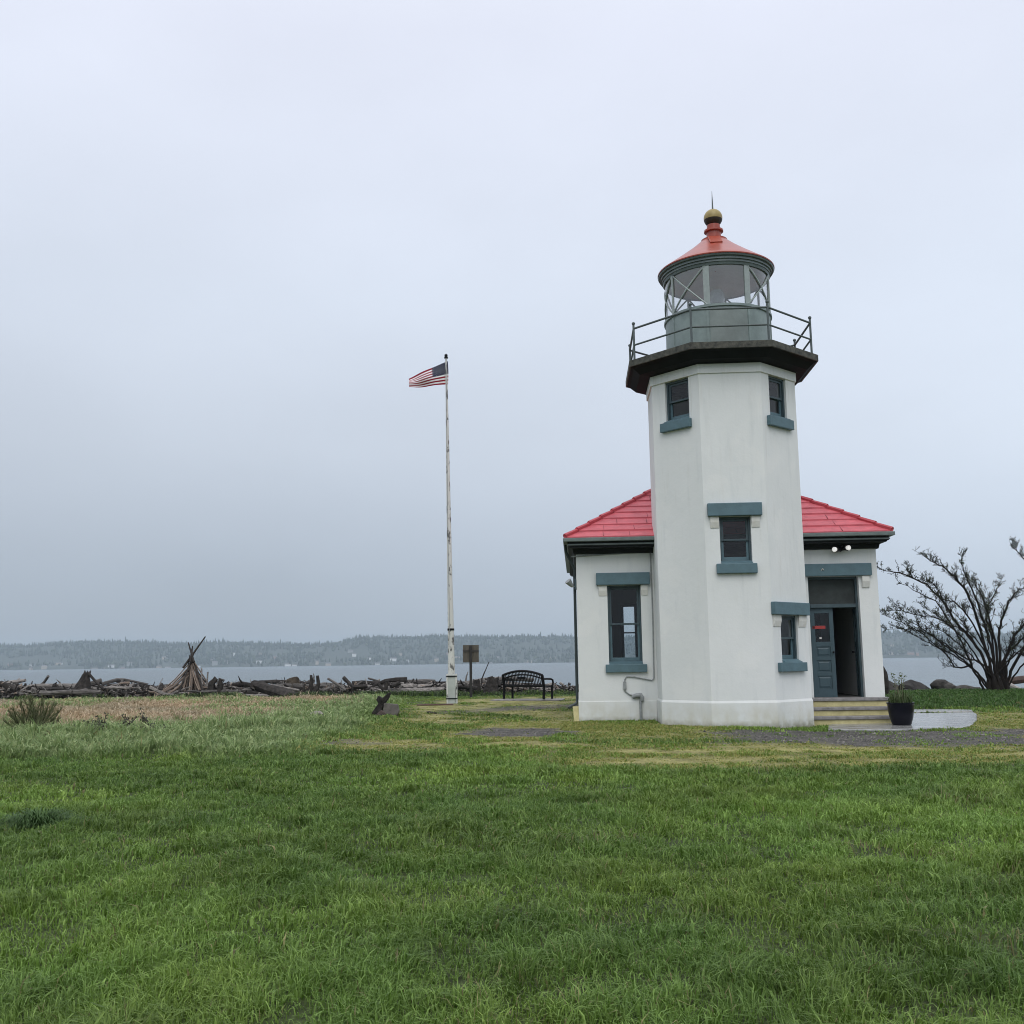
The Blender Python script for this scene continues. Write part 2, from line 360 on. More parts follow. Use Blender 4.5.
    def build(s, name, mats, parent=None, bevel=0., seg=2, props=None):
        me = bpy.data.meshes.new(name); me.from_pydata([tuple(v) for v in s.v], [], s.f)
        for m in (mats if isinstance(mats, (list, tuple)) else [mats]): me.materials.append(m)
        me.polygons.foreach_set('material_index', s.mi); me.polygons.foreach_set('use_smooth', s.sm); me.update()
        if any(s.sm): me.set_sharp_from_angle(angle=R(38))
        o = bpy.data.objects.new(name, me); COL.objects.link(o)
        if parent: o.parent = parent
        if bevel:
            b = o.modifiers.new('bevel', 'BEVEL'); b.width = bevel; b.segments = seg; b.limit_method = 'ANGLE'; b.angle_limit = R(40)
        if props:
            for k, v in props.items(): o[k] = v
        return o
def empty(name, loc=(0, 0, 0), rz=0.):
    o = bpy.data.objects.new(name, None); COL.objects.link(o); o.location = loc; o.rotation_euler = (0, 0, rz); o.empty_display_size = .3
    return o
def tag(o, label, cat, group=None):
    o['label'] = label; o['category'] = cat
    if group: o['group'] = group
    return o
def np_mesh(name, V, F, mat_, attrs=None, quads=None, mids=None, smooth=False):
    """mesh straight from arrays: F triangles (n,3), quads (m,4)"""
    me = bpy.data.meshes.new(name); me.vertices.add(len(V)); me.vertices.foreach_set('co', np.ascontiguousarray(V, np.float32).ravel())
    parts = [a for a in (quads, F) if a is not None and len(a)]
    idx = np.concatenate([np.asarray(a).ravel() for a in parts]).astype(np.int32)
    cnt = np.concatenate([np.full(len(a), np.asarray(a).shape[1]) for a in parts]).astype(np.int32)
    me.loops.add(len(idx)); me.loops.foreach_set('vertex_index', idx)
    me.polygons.add(len(cnt)); st = np.concatenate([[0], np.cumsum(cnt)[:-1]]).astype(np.int32)
    me.polygons.foreach_set('loop_start', st); me.polygons.foreach_set('loop_total', cnt)
    me.polygons.foreach_set('use_smooth', np.full(len(cnt), smooth))
    if mids is not None: me.polygons.foreach_set('material_index', np.asarray(mids, np.int32))
    me.update(calc_edges=True); me.validate()
    for k, a in (attrs or {}).items():
        at_ = me.attributes.new(k, 'FLOAT_COLOR', 'POINT'); c = np.ones((len(V), 4), np.float32); c[:, :3] = a; at_.data.foreach_set('color', c.ravel())
    for m in (mat_ if isinstance(mat_, (list, tuple)) else [mat_]): me.materials.append(m)
    o = bpy.data.objects.new(name, me); COL.objects.link(o); return o

# ================================================================== GROUND, SEA, FAR SHORE
GRAV_C, MOSS_C, DRY_C, LAWN_C = np.array([.085, .079, .071]), np.array([.265, .245, .095]), np.array([.38, .30, .205]), np.array([.046, .064, .018])
def axis(lo, hi, step, far):
    a = list(np.arange(lo, hi + 1e-6, step)); s = step
    while a[-1] < far: s *= 1.35; a.append(a[-1] + s)
    s = step
    while a[0] > -far: s *= 1.35; a.insert(0, a[0] - s)
    return np.array(a)
gx, gy = axis(-26, 26, .25, 5000), axis(2, 54, .25, 5000)
gy = gy[gy < 420]
X, Y = np.meshgrid(gx, gy); Z = land(X, Y)
g, mo, dr = m_gravel(X, Y), m_moss(X, Y), m_dry(X, Y)
C = LAWN_C * np.ones(X.shape + (3,))
for m_, c_ in ((dr, DRY_C), (mo, MOSS_C), (g, GRAV_C)): C = C * (1 - m_[..., None]) + c_ * m_[..., None]
beach = ss(49, 52, Y)[..., None]; C = C * (1 - beach) + np.array([.12, .11, .10]) * beach
nx, ny = len(gx), len(gy); ii = np.arange(nx * ny).reshape(ny, nx)
Q = np.stack([ii[:-1, :-1], ii[:-1, 1:], ii[1:, 1:], ii[1:, :-1]], -1).reshape(-1, 4)
gm = bpy.data.materials.new('turf and gravel'); n, l, b = nodes(gm)
at_ = n.new('ShaderNodeAttribute'); at_.attribute_name = 'cover'
t = n.new('ShaderNodeTexCoord')
q1 = n.new('ShaderNodeTexNoise'); q1.inputs['Scale'].default_value = 17; q1.inputs['Detail'].default_value = 8; q1.inputs['Roughness'].default_value = .75; l.new(t.outputs['Object'], q1.inputs['Vector'])
q2 = n.new('ShaderNodeTexNoise'); q2.inputs['Scale'].default_value = 2.1; q2.inputs['Detail'].default_value = 6; l.new(t.outputs['Object'], q2.inputs['Vector'])
def mrange(v, a, bb, c, d):
    q = n.new('ShaderNodeMapRange'); q.inputs['From Min'].default_value = a; q.inputs['From Max'].default_value = bb
    q.inputs['To Min'].default_value = c; q.inputs['To Max'].default_value = d; l.new(v, q.inputs[0]); return q.outputs[0]
mm = n.new('ShaderNodeMath'); mm.operation = 'MULTIPLY'; l.new(mrange(q1.outputs[0], .32, .68, .3, 1.7), mm.inputs[0]); l.new(mrange(q2.outputs[0], .3, .7, .6, 1.4), mm.inputs[1])
sc = n.new('ShaderNodeVectorMath'); sc.operation = 'SCALE'; l.new(at_.outputs['Color'], sc.inputs[0]); l.new(mm.outputs[0], sc.inputs['Scale'])
l.new(sc.outputs[0], b.inputs['Base Color']); b.inputs['Roughness'].default_value = .85; b.inputs['Specular IOR Level'].default_value = .25
bp = n.new('ShaderNodeBump'); bp.inputs['Strength'].default_value = .7; bp.inputs['Distance'].default_value = .03; l.new(q1.outputs[0], bp.inputs['Height']); l.new(bp.outputs[0], b.inputs['Normal'])
ground = np_mesh('ground', np.stack([X, Y, Z], -1).reshape(-1, 3), None, gm, {'cover': C.reshape(-1, 3)}, quads=Q, smooth=True)
ground['kind'] = 'structure'

sm = bpy.data.materials.new('grey sea water'); n, l, b = nodes(sm)
b.inputs['Base Color'].default_value = (.045, .075, .085, 1); b.inputs['Roughness'].default_value = .22; b.inputs['IOR'].default_value = 1.33
t = n.new('ShaderNodeTexCoord'); mp = n.new('ShaderNodeMapping'); mp.inputs['Scale'].default_value = (.55, 1, 1); l.new(t.outputs['Object'], mp.inputs[0])
hs = []
for scl, amp in ((.9, .5), (.12, 3.)):
    q = n.new('ShaderNodeTexNoise'); q.inputs['Scale'].default_value = scl; q.inputs['Detail'].default_value = 4; q.inputs['Roughness'].default_value = .6; l.new(mp.outputs[0], q.inputs['Vector'])
    k = n.new('ShaderNodeMath'); k.operation = 'MULTIPLY'; k.inputs[1].default_value = amp; l.new(q.outputs[0], k.inputs[0]); hs.append(k.outputs[0])
k = n.new('ShaderNodeMath'); k.operation = 'ADD'; l.new(hs[0], k.inputs[0]); l.new(hs[1], k.inputs[1])
bp = n.new('ShaderNodeBump'); bp.inputs['Strength'].default_value = .85; bp.inputs['Distance'].default_value = .35; l.new(k.outputs[0], bp.inputs['Height']); l.new(bp.outputs[0], b.inputs['Normal'])
mb = MB(); mb.add([(-5000, 52, SEA), (5000, 52, SEA), (5000, 6400, SEA), (-5000, 6400, SEA)], [(0, 1, 2, 3)])
sea = mb.build('sea', sm); sea['kind'] = 'structure'

# far shore: bluff, wooded ridge
FAR = 3500.
def ridge(x, y):
    d = y - FAR - 170 * (fbm(x / 900., 0 * x, 71) - .5)
    p = .66 + .62 * fbm(x / 430. + 3, y * 0, 73, 4) - .06
    z = 14 * ss(0, 60, d) + 98 * p * ss(60, 850, d) - 8
    return SEA + z + 5 * ss(0, 90, d)
hx = np.arange(-4400, 4401, 40.); hy = np.concatenate([np.arange(3420, 3700, 25.), np.arange(3700, 5000, 60.)])
X, Y = np.meshgrid(hx, hy); Z = ridge(X, Y); nx, ny = len(hx), len(hy); ii = np.arange(nx * ny).reshape(ny, nx)
Q = np.stack([ii[:-1, :-1], ii[:-1, 1:], ii[1:, 1:], ii[1:, :-1]], -1).reshape(-1, 4)
HILL = mat('far hillside', (.050, .060, .042), .9, col2=(.030, .040, .028), vscale=.012)
hills = np_mesh('hills', np.stack([X, Y, Z], -1).reshape(-1, 3), None, HILL, quads=Q, smooth=True); hills['kind'] = 'structure'

def woodland():
    rg = np.random.default_rng(5); N = 17000
    x = rg.uniform(-2900, 2900, N); y = FAR + 30 + 1350 * rg.random(N) ** 1.15
    keep = fbm(x / 130., y / 100., 77) + .25 * ss(FAR + 300, FAR + 800, y) > .46
    x, y = x[keep], y[keep]
    z = ridge(x, y); N = len(x)
    con = rg.random(N) < .55
    hgt = np.where(con, rg.uniform(10, 24, N) * (1 + .35 * (rg.random(N) < .06)), rg.uniform(7, 14, N)); wid = np.where(con, hgt * rg.uniform(.13, .2, N), hgt * rg.uniform(.34, .5, N))
    k = 6; lev = 5
    pc = np.array([.55, 1., .72, .42, .06]); pd = np.array([.35, .95, 1., .75, .12]); hc = np.array([.06, .16, .45, .72, 1.]); hd = np.array([.06, .3, .55, .82, 1.])
    pr = np.where(con[:, None], pc, pd) * wid[:, None]; hh = np.where(con[:, None], hc, hd) * hgt[:, None]
    ang = np.arange(k) * 2 * np.pi / k
    rr = pr[:, :, None] * rg.uniform(.7, 1.3, (N, lev, k))
    V = np.stack([x[:, None, None] + rr * np.cos(ang), y[:, None, None] + rr * np.sin(ang), (z[:, None] + hh)[:, :, None] + rr * 0], -1).reshape(-1, 3)
    base = (np.arange(N) * lev * k)[:, None, None]; j = np.arange(lev - 1)[None, :, None] * k; i = np.arange(k)[None, None, :]; i2 = (i + 1) % k
    Q = np.stack([base + j + i, base + j + i2, base + j + k + i2, base + j + k + i], -1).reshape(-1, 4)
    tint = np.array([.028, .042, .026]) * rg.uniform(.5, 1.5, N)[:, None] + np.where(con, 0., 1.)[:, None] * np.array([.03, .03, .012]) * rg.random(N)[:, None] * 1.3
    m = bpy.data.materials.new('far tree crowns'); n, l, b = nodes(m); a = n.new('ShaderNodeAttribute'); a.attribute_name = 'tint'; l.new(a.outputs['Color'], b.inputs['Base Color']); b.inputs['Roughness'].default_value = .9
    o = np_mesh('far_woodland', V, None, m, {'tint': np.repeat(tint, lev * k, 0)}, quads=Q, smooth=True); o['kind'] = 'stuff'
    o['label'] = 'hazy wooded far shore across the water'
woodland()
HW = [mat('far pale house', (.80, .80, .78), .7), mat('far reddish house', (.36, .24, .20), .7), mat('far white house', (.85, .85, .85), .7), mat('far grey house', (.33, .33, .32), .7), mat('far tan house', (.46, .40, .33), .7)]
HR = mat('far roof', (.16, .15, .15), .8)
rg = random.Random(11)
hspots = [(-.5 + .0115 * i + rg.uniform(-.012, .012)) for i in range(96)]
for i, a in enumerate(hspots):
    if .0 < a - .06 < .3 : continue
    y = FAR + rg.choice([35, 60, 90, 140, 220, 330, 430]) + rg.uniform(-15, 15); x = a * y
    w, d, h = rg.uniform(7, 22), rg.uniform(8, 12), rg.uniform(2.5, 6)
    mb = MB(); mb.box(-w / 2, w / 2, -d / 2, d / 2, -9, h); mb.m = 1
    mb.add([(-w / 2 - .6, -d / 2 - .6, h), (w / 2 + .6, -d / 2 - .6, h), (w / 2 + .6, d / 2 + .6, h), (-w / 2 - .6, d / 2 + .6, h), (-w / 2 - .6, 0, h + 3.2), (w / 2 + .6, 0, h + 3.2)],
           [(0, 1, 5, 4), (2, 3, 4, 5), (0, 4, 3), (1, 2, 5), (3, 2, 1, 0)])
    o = mb.build('far_house', [rg.choice(HW), HR]); o.location = (x, y, float(ridge(np.array(x), np.array(y))) + 4); o.rotation_euler = (0, 0, rg.uniform(-.5, .5))
    tag(o, 'tiny pale house among the hazy trees on the far shore', 'house', 'houses on the far shore')

hm = bpy.data.materials.new('sea haze'); hm.use_nodes = True; n, l = hm.node_tree.nodes, hm.node_tree.links; n.clear()
ho = n.new('ShaderNodeOutputMaterial'); hv = n.new('ShaderNodeVolumePrincipled')
hv.inputs['Color'].default_value = (.74, .89, 1, 1); hv.inputs['Density'].default_value = .00016; hv.inputs['Anisotropy'].default_value = .0
l.new(hv.outputs[0], ho.inputs['Volume'])
mb = MB(); mb.box(-7600, 7600, -7600, 7600, -16, 150); haze = mb.build('haze', hm); haze['kind'] = 'stuff'; haze['label'] = 'pale sea haze over the water'

# ================================================================== LIGHTHOUSE
LH = tag(empty('lighthouse', (LCX, LCY, 0), -LROT), 'white octagonal lighthouse tower with red roofed wings and glazed lantern', 'lighthouse')
A = 1.728; S = 2 * A * math.tan(R(22.5))
def face(deg, d):
    nx_, ny_ = math.cos(R(deg)), math.sin(R(deg))
    return lambda u, q, z: (nx_ * (d + q) - ny_ * u, ny_ * (d + q) + nx_ * u, z)
WY = .714; WX0, WX1 = -3.68, 3.815; WD = 8.2                                  # wing front plane, half width, depth
tower_holes = {-90: [(-.375, .34, 3.69, 4.75)], -135: [(-.31, .41, 7.17, 8.15)], -45: [(-.40, .28, 1.44, 2.48), (-.38, .32, 7.17, 8.15)]}
mb = MB()
for k in range(8):
    deg = -90 + 45 * k
    if deg > 180: deg -= 360
    mb.tf = face(deg, A); mb.wall(-S / 2, S / 2, -.3, 8.35, tower_holes.get(deg, []), .24)
mb.build('tower_wall', STUCCO, LH)
def ap(r): return r / math.cos(R(22.5))
mb = MB(); mb.lathe([(ap(A + .024), -.3), (ap(A + .024), .52), (ap(A + .002), .575)], 8, R(22.5), False); mb.build('plinth', STUCCO, LH, .012)
mb = MB(); mb.lathe([(ap(A + .003), 8.150), (ap(A + .035), 8.155), (ap(A + .035), 8.40)], 8, R(22.5), False); mb.build('tower_band', STUCCO, LH)

def window(fr, u0, u1, z0, z1, lintel=None, sill=None, corb=True, rec=.11, simple=False):
    st, rl = .055, .06
    zm = (z0 + z1) / 2
    mb = MB(fr); d0 = -rec - .10; f = .045
    mb.box(u0, u0 + f, d0, -rec, z0, z1); mb.box(u1 - f, u1, d0, -rec, z0, z1); mb.box(u0 + f, u1 - f, d0, -rec, z1 - f, z1); mb.box(u0 + f, u1 - f, d0, -rec, z0, z0 + .05)
    w = mb.build('window', TEALD, LH, .004)
    a, b = u0 + f, u1 - f; lo, hi = z0 + .05, z1 - f
    for nm, (c, e, dd) in (('upper_sash', (zm - .022, hi, -rec - .035)), ('lower_sash', (lo, zm + .022, -rec - .075))):
        mb = MB(fr); t0, t1 = dd - .035, dd
        mb.box(a, a + st, t0, t1, c, e); mb.box(b - st, b, t0, t1, c, e)
        br = .045 if nm == 'upper_sash' else .085; tr = .055 if nm == 'upper_sash' else .045
        mb.box(a + st, b - st, t0, t1, c, c + br); mb.box(a + st, b - st, t0, t1, e - tr, e)
        sa = mb.build(nm, TEAL if nm == 'lower_sash' else TEALD, w, .003)
        mb = MB(fr); q = dd - .02
        mb.add([(a + st, q, c + br), (b - st, q, c + br), (b - st, q, e - tr), (a + st, q, e - tr)], [(0, 1, 2, 3)]); mb.build('pane', GLASS, sa) if False else mb.build('pane', GLASS, w)
    if sill:
        s0, s1, c, e = sill
        mb = MB(fr); mb.add([(s0, .11, c), (s1, .11, c), (s1, -rec, c), (s0, -rec, c), (s0, .11, e - .05), (s1, .11, e - .05), (s1, .0, e), (s0, .0, e), (s0, -.0, c), (s1, 0, c)], [])
        mb = MB(fr); mb.box(s0, s1, .0, .105, c, e - .035); mb.build('sill', TEAL, w, .012)
        mb = MB(fr); mb.add([(u0 + .003, -rec, e - .04), (u1 - .003, -rec, e - .04), (u1 - .003, .09, e - .036), (u0 + .003, .09, e - .036), (u0 + .003, -rec, e + .045), (u1 - .003, -rec, e + .045), (u1 - .003, .09, e - .02), (u0 + .003, .09, e - .02)],
                                [(0, 1, 2, 3), (7, 6, 5, 4), (3, 2, 6, 7), (0, 4, 5, 1), (0, 3, 7, 4), (1, 5, 6, 2)]); mb.build('sill_slope', TEAL, w)
    if lintel:
        s0, s1, c, e = lintel
        mb = MB(fr); mb.box(s0, s1, .0, .12, c, e); mb.build('lintel', TEAL, w, .014)
        if corb:
            for g0, g1 in ((s0 + .055, u0 - .012), (u1 + .012, s1 - .055)):
                if g1 - g0 < .05: continue
                mb = MB(fr); h = .27
                mb.add([(g0, 0, c), (g1, 0, c), (g1, .05, c), (g0, .05, c), (g0, 0, c - h), (g1, 0, c - h), (g1, .015, c - h), (g0, .015, c - h), (g0, .05, c - h * .5), (g1, .05, c - h * .5)],
                       [(3, 2, 1, 0), (4, 5, 6, 7), (3, 8, 9, 2), (8, 7, 6, 9), (0, 4, 7, 8, 3), (1, 2, 9, 6, 5), (0, 1, 5, 4)])
                mb.build('corbel', CORB, w, .008)
    return w
window(face(-90, A), -.375, .34, 3.69, 4.75, (-.64, .595, 4.752, 5.05), (-.485, .43, 3.43, 3.69))
window(face(-135, A), -.31, .41, 7.17, 8.145, None, (-.425, .475, 6.92, 7.17), rec=.06)
window(face(-45, A), -.38, .32, 7.17, 8.145, None, (-.53, .44, 6.90, 7.17), rec=.055)
window(face(-45, A), -.40, .28, 1.44, 2.478, (-.745, .66, 2.485, 2.775), (-.59, .45, 1.20, 1.44), rec=.05)

# wings: one building behind the tower
def wing(u, q, z): return (u, WY - q, z)                           # front frame
HWIN = (-2.91, -2.07, 1.44, 3.39); HDOOR = (2.10, 3.345, .53, 3.515)
mb = MB(wing); mb.wall(WX0, -A, -.3, 4.42, [HWIN], .28); mb.wall(A, WX1, -.3, 4.42, [HDOOR], .28)
mb.tf = lambda u, q, z: (WX0 - q, -u, z); mb.wall(-(WY + WD), -WY, -.3, 4.42, [], .28)
mb.tf = lambda u, q, z: (WX1 + q, u, z); mb.wall(WY, WY + WD, -.3, 4.42, [], .28)
BW = [(-2.25, -1.70, 1.45, 3.35), (1.7, 2.6, 1.45, 3.35)]
mb.tf = lambda u, q, z: (-u, WY + WD + q, z); mb.wall(-WX1, -WX0, -.3, 4.42, [(-b, -a, c, d) for a, b, c, d in BW], .28)
mb.build('wing_wall', STUCCO, LH)
for a, b, c, d in BW: window(lambda u, q, z: (-u, WY + WD + q, z), -b, -a, c, d, (-b - .25, -a + .25, d + .002, d + .3), (-b - .1, -a + .1, c - .25, c), corb=False)
mb = MB(wing); mb.box(WX0 - .018, -A - .03, -.02, .018, -.3, .50); mb.box(WX0 - .018, WX0 - .001, -WD - .03, -.02, -.3, .50); mb.build('wing_plinth', STUCCO, LH, .02)
mb = MB(wing); mb.box(WX1 + .001, WX1 + .02, -WD - .03, .02, -.3, .47); mb.build('wing_plinth', STUCCO, LH, .015)
mb = MB(); mb.box(WX0 + .29, WX1 - .29, WY + .3, WY + WD - .3, .40, .53); mb.build('floor', INT, LH)
mb = MB(); mb.box(WX0 + .29, WX1 - .29, WY + .3, WY + WD - .3, 4.20, 4.28); mb.build('ceiling', INT, LH)
mb = MB(); mb.box(-.1, .1, WY + 1.2, WY + WD - .31, .531, 4.199); mb.box(.11, 3.4, WY + 4.5, WY + 4.62, .531, 4.199); mb.build('partition', INT, LH)
mb = MB(); mb.box(-3.05, -2.55, WY + WD - 1.0, WY + WD - .6, .532, 2.05); mb.build('cabinet', mat('brown cabinet', (.20, .14, .11), .6), LH, .01)
window(wing, *HWIN, (-3.185, -1.835, 3.392, 3.70), (-3.0, -1.97, 1.205, 1.44), rec=.12)

# roof: stepped shingle courses, hipped on all sides
EX0, EX1, EY0, EY1, EZ, PIT = -3.95, 4.09, .15, 9.30, 4.56, .635
rects = []; N = 13; T = (EX1 - EX0) / 2 - .001
for i in range(N):
    t0, t1 = T * i / N, T * (i + 1) / N; lf_ = .020 + .004 * math.sin(i * 2.3)
    rects += [(EX0 + t0 - .012, EX1 - t0 + .012, EY0 + t0 - .012, EY1 - t0 + .012, EZ + PIT * t0 - .006), (EX0 + t0 - .012, EX1 - t0 + .012, EY0 + t0 - .012, EY1 - t0 + .012, EZ + PIT * t0 + lf_), (EX0 + t1, EX1 - t1, EY0 + t1, EY1 - t1, EZ + PIT * t1 - .004)]
mb = MB(); mb.rings(rects, False); rj = random.Random(4); mb.m = 1
for i in range(N):                                                # butt joints between the shingle sheets
    t0, t1 = T * i / N, T * (i + 1) / N
    x = EX0 + t0 + rj.uniform(.2, .8)
    while x < EX1 - t1 - .1:
        if x > EX0 + t1 + .1:
            z0, z1 = EZ + PIT * t0 + .021, EZ + PIT * t1 - .002; w_ = rj.uniform(.004, .009)
            mb.obox((x, EY0 + (t0 + t1) / 2 - .004, (z0 + z1) / 2), (w_, 0, 0), (0, (t1 - t0) / 2, (z1 - z0) / 2 - .012), (0, -.003, .0045))
        x += rj.uniform(.55, 1.25)
roof = mb.build('roof', [ROOF, mat('shingle joint', (.20, .03, .04), .7)], LH)
for sx in (EX0, EX1):
    sg = 1 if sx < 0 else -1
    for i in range(N):                                            # short overlapping hip shingles make each cap
        pass
    mb = MB()
    for i in range(N):
        t0, t1 = T * i / N, T * (i + 1.12) / N
        a, b = Vector((sx + sg * t0, EY0 + t0, EZ + PIT * t0 + .040)), Vector((sx + sg * t1, EY0 + t1, EZ + PIT * t1 + .018))
        mb.tube([a, b], [.065, .05], 6)
    mb.build('hip_cap', RIDGE, roof)
def ring4(name, m, t_out, t_in, z0, z1, bev=0.):
    mb = MB(); a = lambda t, z: (EX0 + t, EX1 - t, EY0 + t, EY1 - t, z)
    mb.rings([a(t_out, z0), a(t_out, z1), a(t_in, z1), a(t_in, z0)]); return mb.build(name, m, roof, bev)
ring4('gutter', GUTT, -.045, .07, EZ - .105, EZ - .012, .012)
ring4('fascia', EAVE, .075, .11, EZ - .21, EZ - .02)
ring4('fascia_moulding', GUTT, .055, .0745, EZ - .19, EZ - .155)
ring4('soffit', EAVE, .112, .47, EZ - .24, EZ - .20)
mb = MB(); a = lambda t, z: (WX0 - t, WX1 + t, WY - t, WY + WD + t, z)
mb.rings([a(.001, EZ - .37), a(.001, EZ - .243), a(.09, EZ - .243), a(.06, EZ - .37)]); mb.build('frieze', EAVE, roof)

# doorway
mb = MB(wing); mb.box(2.07 - .22, 3.66, 0, .12, 3.517, 3.825); mb.build('door_lintel', TEAL, LH, .014)
mb = MB(wing); mb.add([(3.42, 0, 3.515), (3.60, 0, 3.515), (3.60, .085, 3.515), (3.42, .085, 3.515), (3.42, 0, 3.22), (3.60, 0, 3.22), (3.60, .03, 3.22), (3.42, .03, 3.22), (3.42, .085, 3.37), (3.60, .085, 3.37)],
                      [(3, 2, 1, 0), (4, 5, 6, 7), (3, 8, 9, 2), (8, 7, 6, 9), (0, 4, 7, 8, 3), (1, 2, 9, 6, 5), (0, 1, 5, 4)]); mb.build('corbel', CORB, LH, .008)
dfr = MB(wing); D0 = -.30
dfr.box(2.10, 2.155, D0, -.16, .531, 3.515); dfr.box(3.29, 3.345, D0, -.16, .531, 3.515); dfr.box(2.155, 3.29, D0, -.16, 3.45, 3.515); dfr.box(2.155, 3.29, D0, -.12, 2.74, 2.83)
dframe = dfr.build('door_frame', TEALD, LH, .006)
mb = MB(wing); mb.box(2.156, 3.289, -.27, -.23, 2.831, 3.449); mb.build('transom_panel', mat('transom board', (.040, .050, .048), .7, var=.5, vscale=4), dframe)
def door_leaf(tf, w=.562, h=2.20, glass=True):
    """leaf in its own (u, depth, z) frame, hinge edge at u = 0"""
    mb = MB(tf); t = .045; s = .105
    rails = [(0, .20), (.52, .61), (.90, .99), (1.24, 1.36), (h - .13, h)]
    mb.box(0, s, -t, 0, 0, h); mb.box(w - s, w, -t, 0, 0, h)
    for a, b in rails: mb.box(s, w - s, -t, 0, a, b)
    for (a, b), (c, d) in zip(rails[:3], rails[1:4]):
        mb.box(s, w - s, -t + .012, -.022, b, c)
        mb.add([(s + .03, -.022, b + .03), (w - s - .03, -.022, b + .03), (w - s - .03, -.022, c - .03), (s + .03, -.022, c - .03), (s + .06, -.006, b + .06), (w - s - .06, -.006, b + .06), (w - s - .06, -.006, c - .06), (s + .06, -.006, c - .06)],
               [(4, 5, 6, 7), (0, 1, 5, 4), (1, 2, 6, 5), (2, 3, 7, 6), (3, 0, 4, 7)])
    o = mb.build('door', DOORP, LH, .004)
    mb = MB(tf); mb.add([(s, -.02, 1.36), (w - s, -.02, 1.36), (w - s, -.02, h - .13), (s, -.02, h - .13)], [(0, 1, 2, 3)]); mb.build('pane', GLASS, o)
    mb = MB(tf); mb.tube([(w - .05, 0, 1.10), (w - .05, .05, 1.10)], .014, 8); mb.sphere((w - .05, .06, 1.10), .028, 10, 8); mb.build('handle', BLACKM, o)
    return o
dl = door_leaf(lambda u, q, z: wing(2.156 + u, q - .20, .535 + z))
mb = MB(lambda u, q, z: wing(2.156 + u, q - .20, .535 + z)); mb.box(.03, .36, -.012, .0, 1.68, 1.76); mb.build('sign', RED, dl, .003)
mb = MB(lambda u, q, z: wing(2.156 + u, q - .20, .535 + z)); mb.box(.20, .255, -.018, -.008, 1.43, 1.475); mb.build('card', PALE, dl)
ca, sa = math.cos(R(98)), math.sin(R(98))
door_leaf(lambda u, q, z: wing(3.287 - (u * ca * 1) - q * sa * -1 * -1, -.235 - u * sa + q * ca, .535 + z))
mb = MB(); mb.box(2.62, 2.68, WY + 3.0, WY + 3.06, 1.5, 3.0); mb.build('pale_strip', PALE, LH)  # narrow pale upright inside the hallway
# steps: worn grey treads over yellow painted risers
ZS = [-.07, .125, .325, .532]; YS = [-.27, .03, .33]; XR = [4.06, 3.96, 3.86]
for i in range(3):
    mb = MB(); yb = .62 if i < 2 else WY - .002
    mb.m = 1; mb.box(1.80, XR[i] - .02, YS[i] + .03, yb, (-.25 if i == 0 else ZS[i] - .01), ZS[i + 1] - .077)
    mb.m = 0; mb.box(1.80, XR[i], YS[i] - .012, yb if i == 2 else YS[i + 1] + .06, ZS[i + 1] - .075, ZS[i + 1])
    mb.build('step', [STEPG, STEPY], LH, .012)
mb = MB(); mb.box(2.09, 3.35, WY, WY + .34, .49, .531); mb.build('threshold', STEPG, LH, .008)

# gallery and railing
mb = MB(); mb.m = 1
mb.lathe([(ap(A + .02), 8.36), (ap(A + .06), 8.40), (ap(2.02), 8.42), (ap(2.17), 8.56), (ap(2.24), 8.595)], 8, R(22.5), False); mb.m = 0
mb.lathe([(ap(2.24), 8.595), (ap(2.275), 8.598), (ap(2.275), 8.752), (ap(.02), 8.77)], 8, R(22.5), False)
gal = mb.build('gallery', [GALL, SOFF], LH)
RA = 2.14
corn = [(ap(RA) * math.cos(R(22.5 + 45 * k)), ap(RA) * math.sin(R(22.5 + 45 * k))) for k in range(8)]
mb = MB()
for k in range(8):
    p, q = corn[k], corn[(k + 1) % 8]; mb.tube([(*p, 9.58), (*q, 9.58)], .026, 8)
rail = mb.build('top_rail', IRON, gal)
mb = MB()
for k in range(8):
    p, q = corn[k], corn[(k + 1) % 8]; mb.tube([(*p, 9.16), (*q, 9.16)], .023, 8)
mb.build('middle_rail', IRON, gal)
for p in corn:
    mb = MB(); mb.tube([(*p, 8.74), (*p, 9.68)], .027, 8); mb.sphere((p[0], p[1], 9.71), .042, 10, 8); mb.lathe([(.06, 8.755), (.06, 8.785), (.03, 8.80)], 10, c=p); mb.build('railing_post', IRON, gal)

# lantern room
mb = MB(); mb.lathe([(1.31, 8.76), (1.33, 8.76), (1.33, 8.83), (1.31, 8.85), (1.31, 9.93), (1.345, 9.95), (1.345, 10.01), (1.25, 10.03)], 64); drum = mb.build('lantern_drum', LGREY, LH)
PH = R(-90 + 4); P8 = [PH + R(22.5 + 45 * k) for k in range(8)]
for a_ in P8:
    mb = MB(); c, s = math.cos(a_), math.sin(a_); mb.obox((1.316 * c, 1.316 * s, 9.39), (-.03 * s, .03 * c, 0), (.008 * c, .008 * s, 0), (0, 0, .54)); mb.build('drum_strip', LGREY, drum)
mb = MB(); aa = [PH + R(t) for t in range(-20, 21, 5)]                # hatch in the drum facing the lawn
vs_ = [(r_ * math.cos(a_), r_ * math.sin(a_), z_) for z_ in (8.90, 9.86) for r_ in (1.322,) for a_ in aa]; nn = len(aa)
mb.add(vs_, [(i, i + 1, nn + i + 1, nn + i) for i in range(nn - 1)], True); mb.build('drum_hatch', mat('hatch paint', (.22, .26, .245), .5, var=.3, vscale=2), drum)
mb = MB(); mb.lathe([(1.285, 10.02), (1.285, 11.03)], 64); lg = mb.build('lantern_glass', LGLASS, LH)
mb = MB(); rr_ = 1.30; zb, zt = 10.02, 11.03
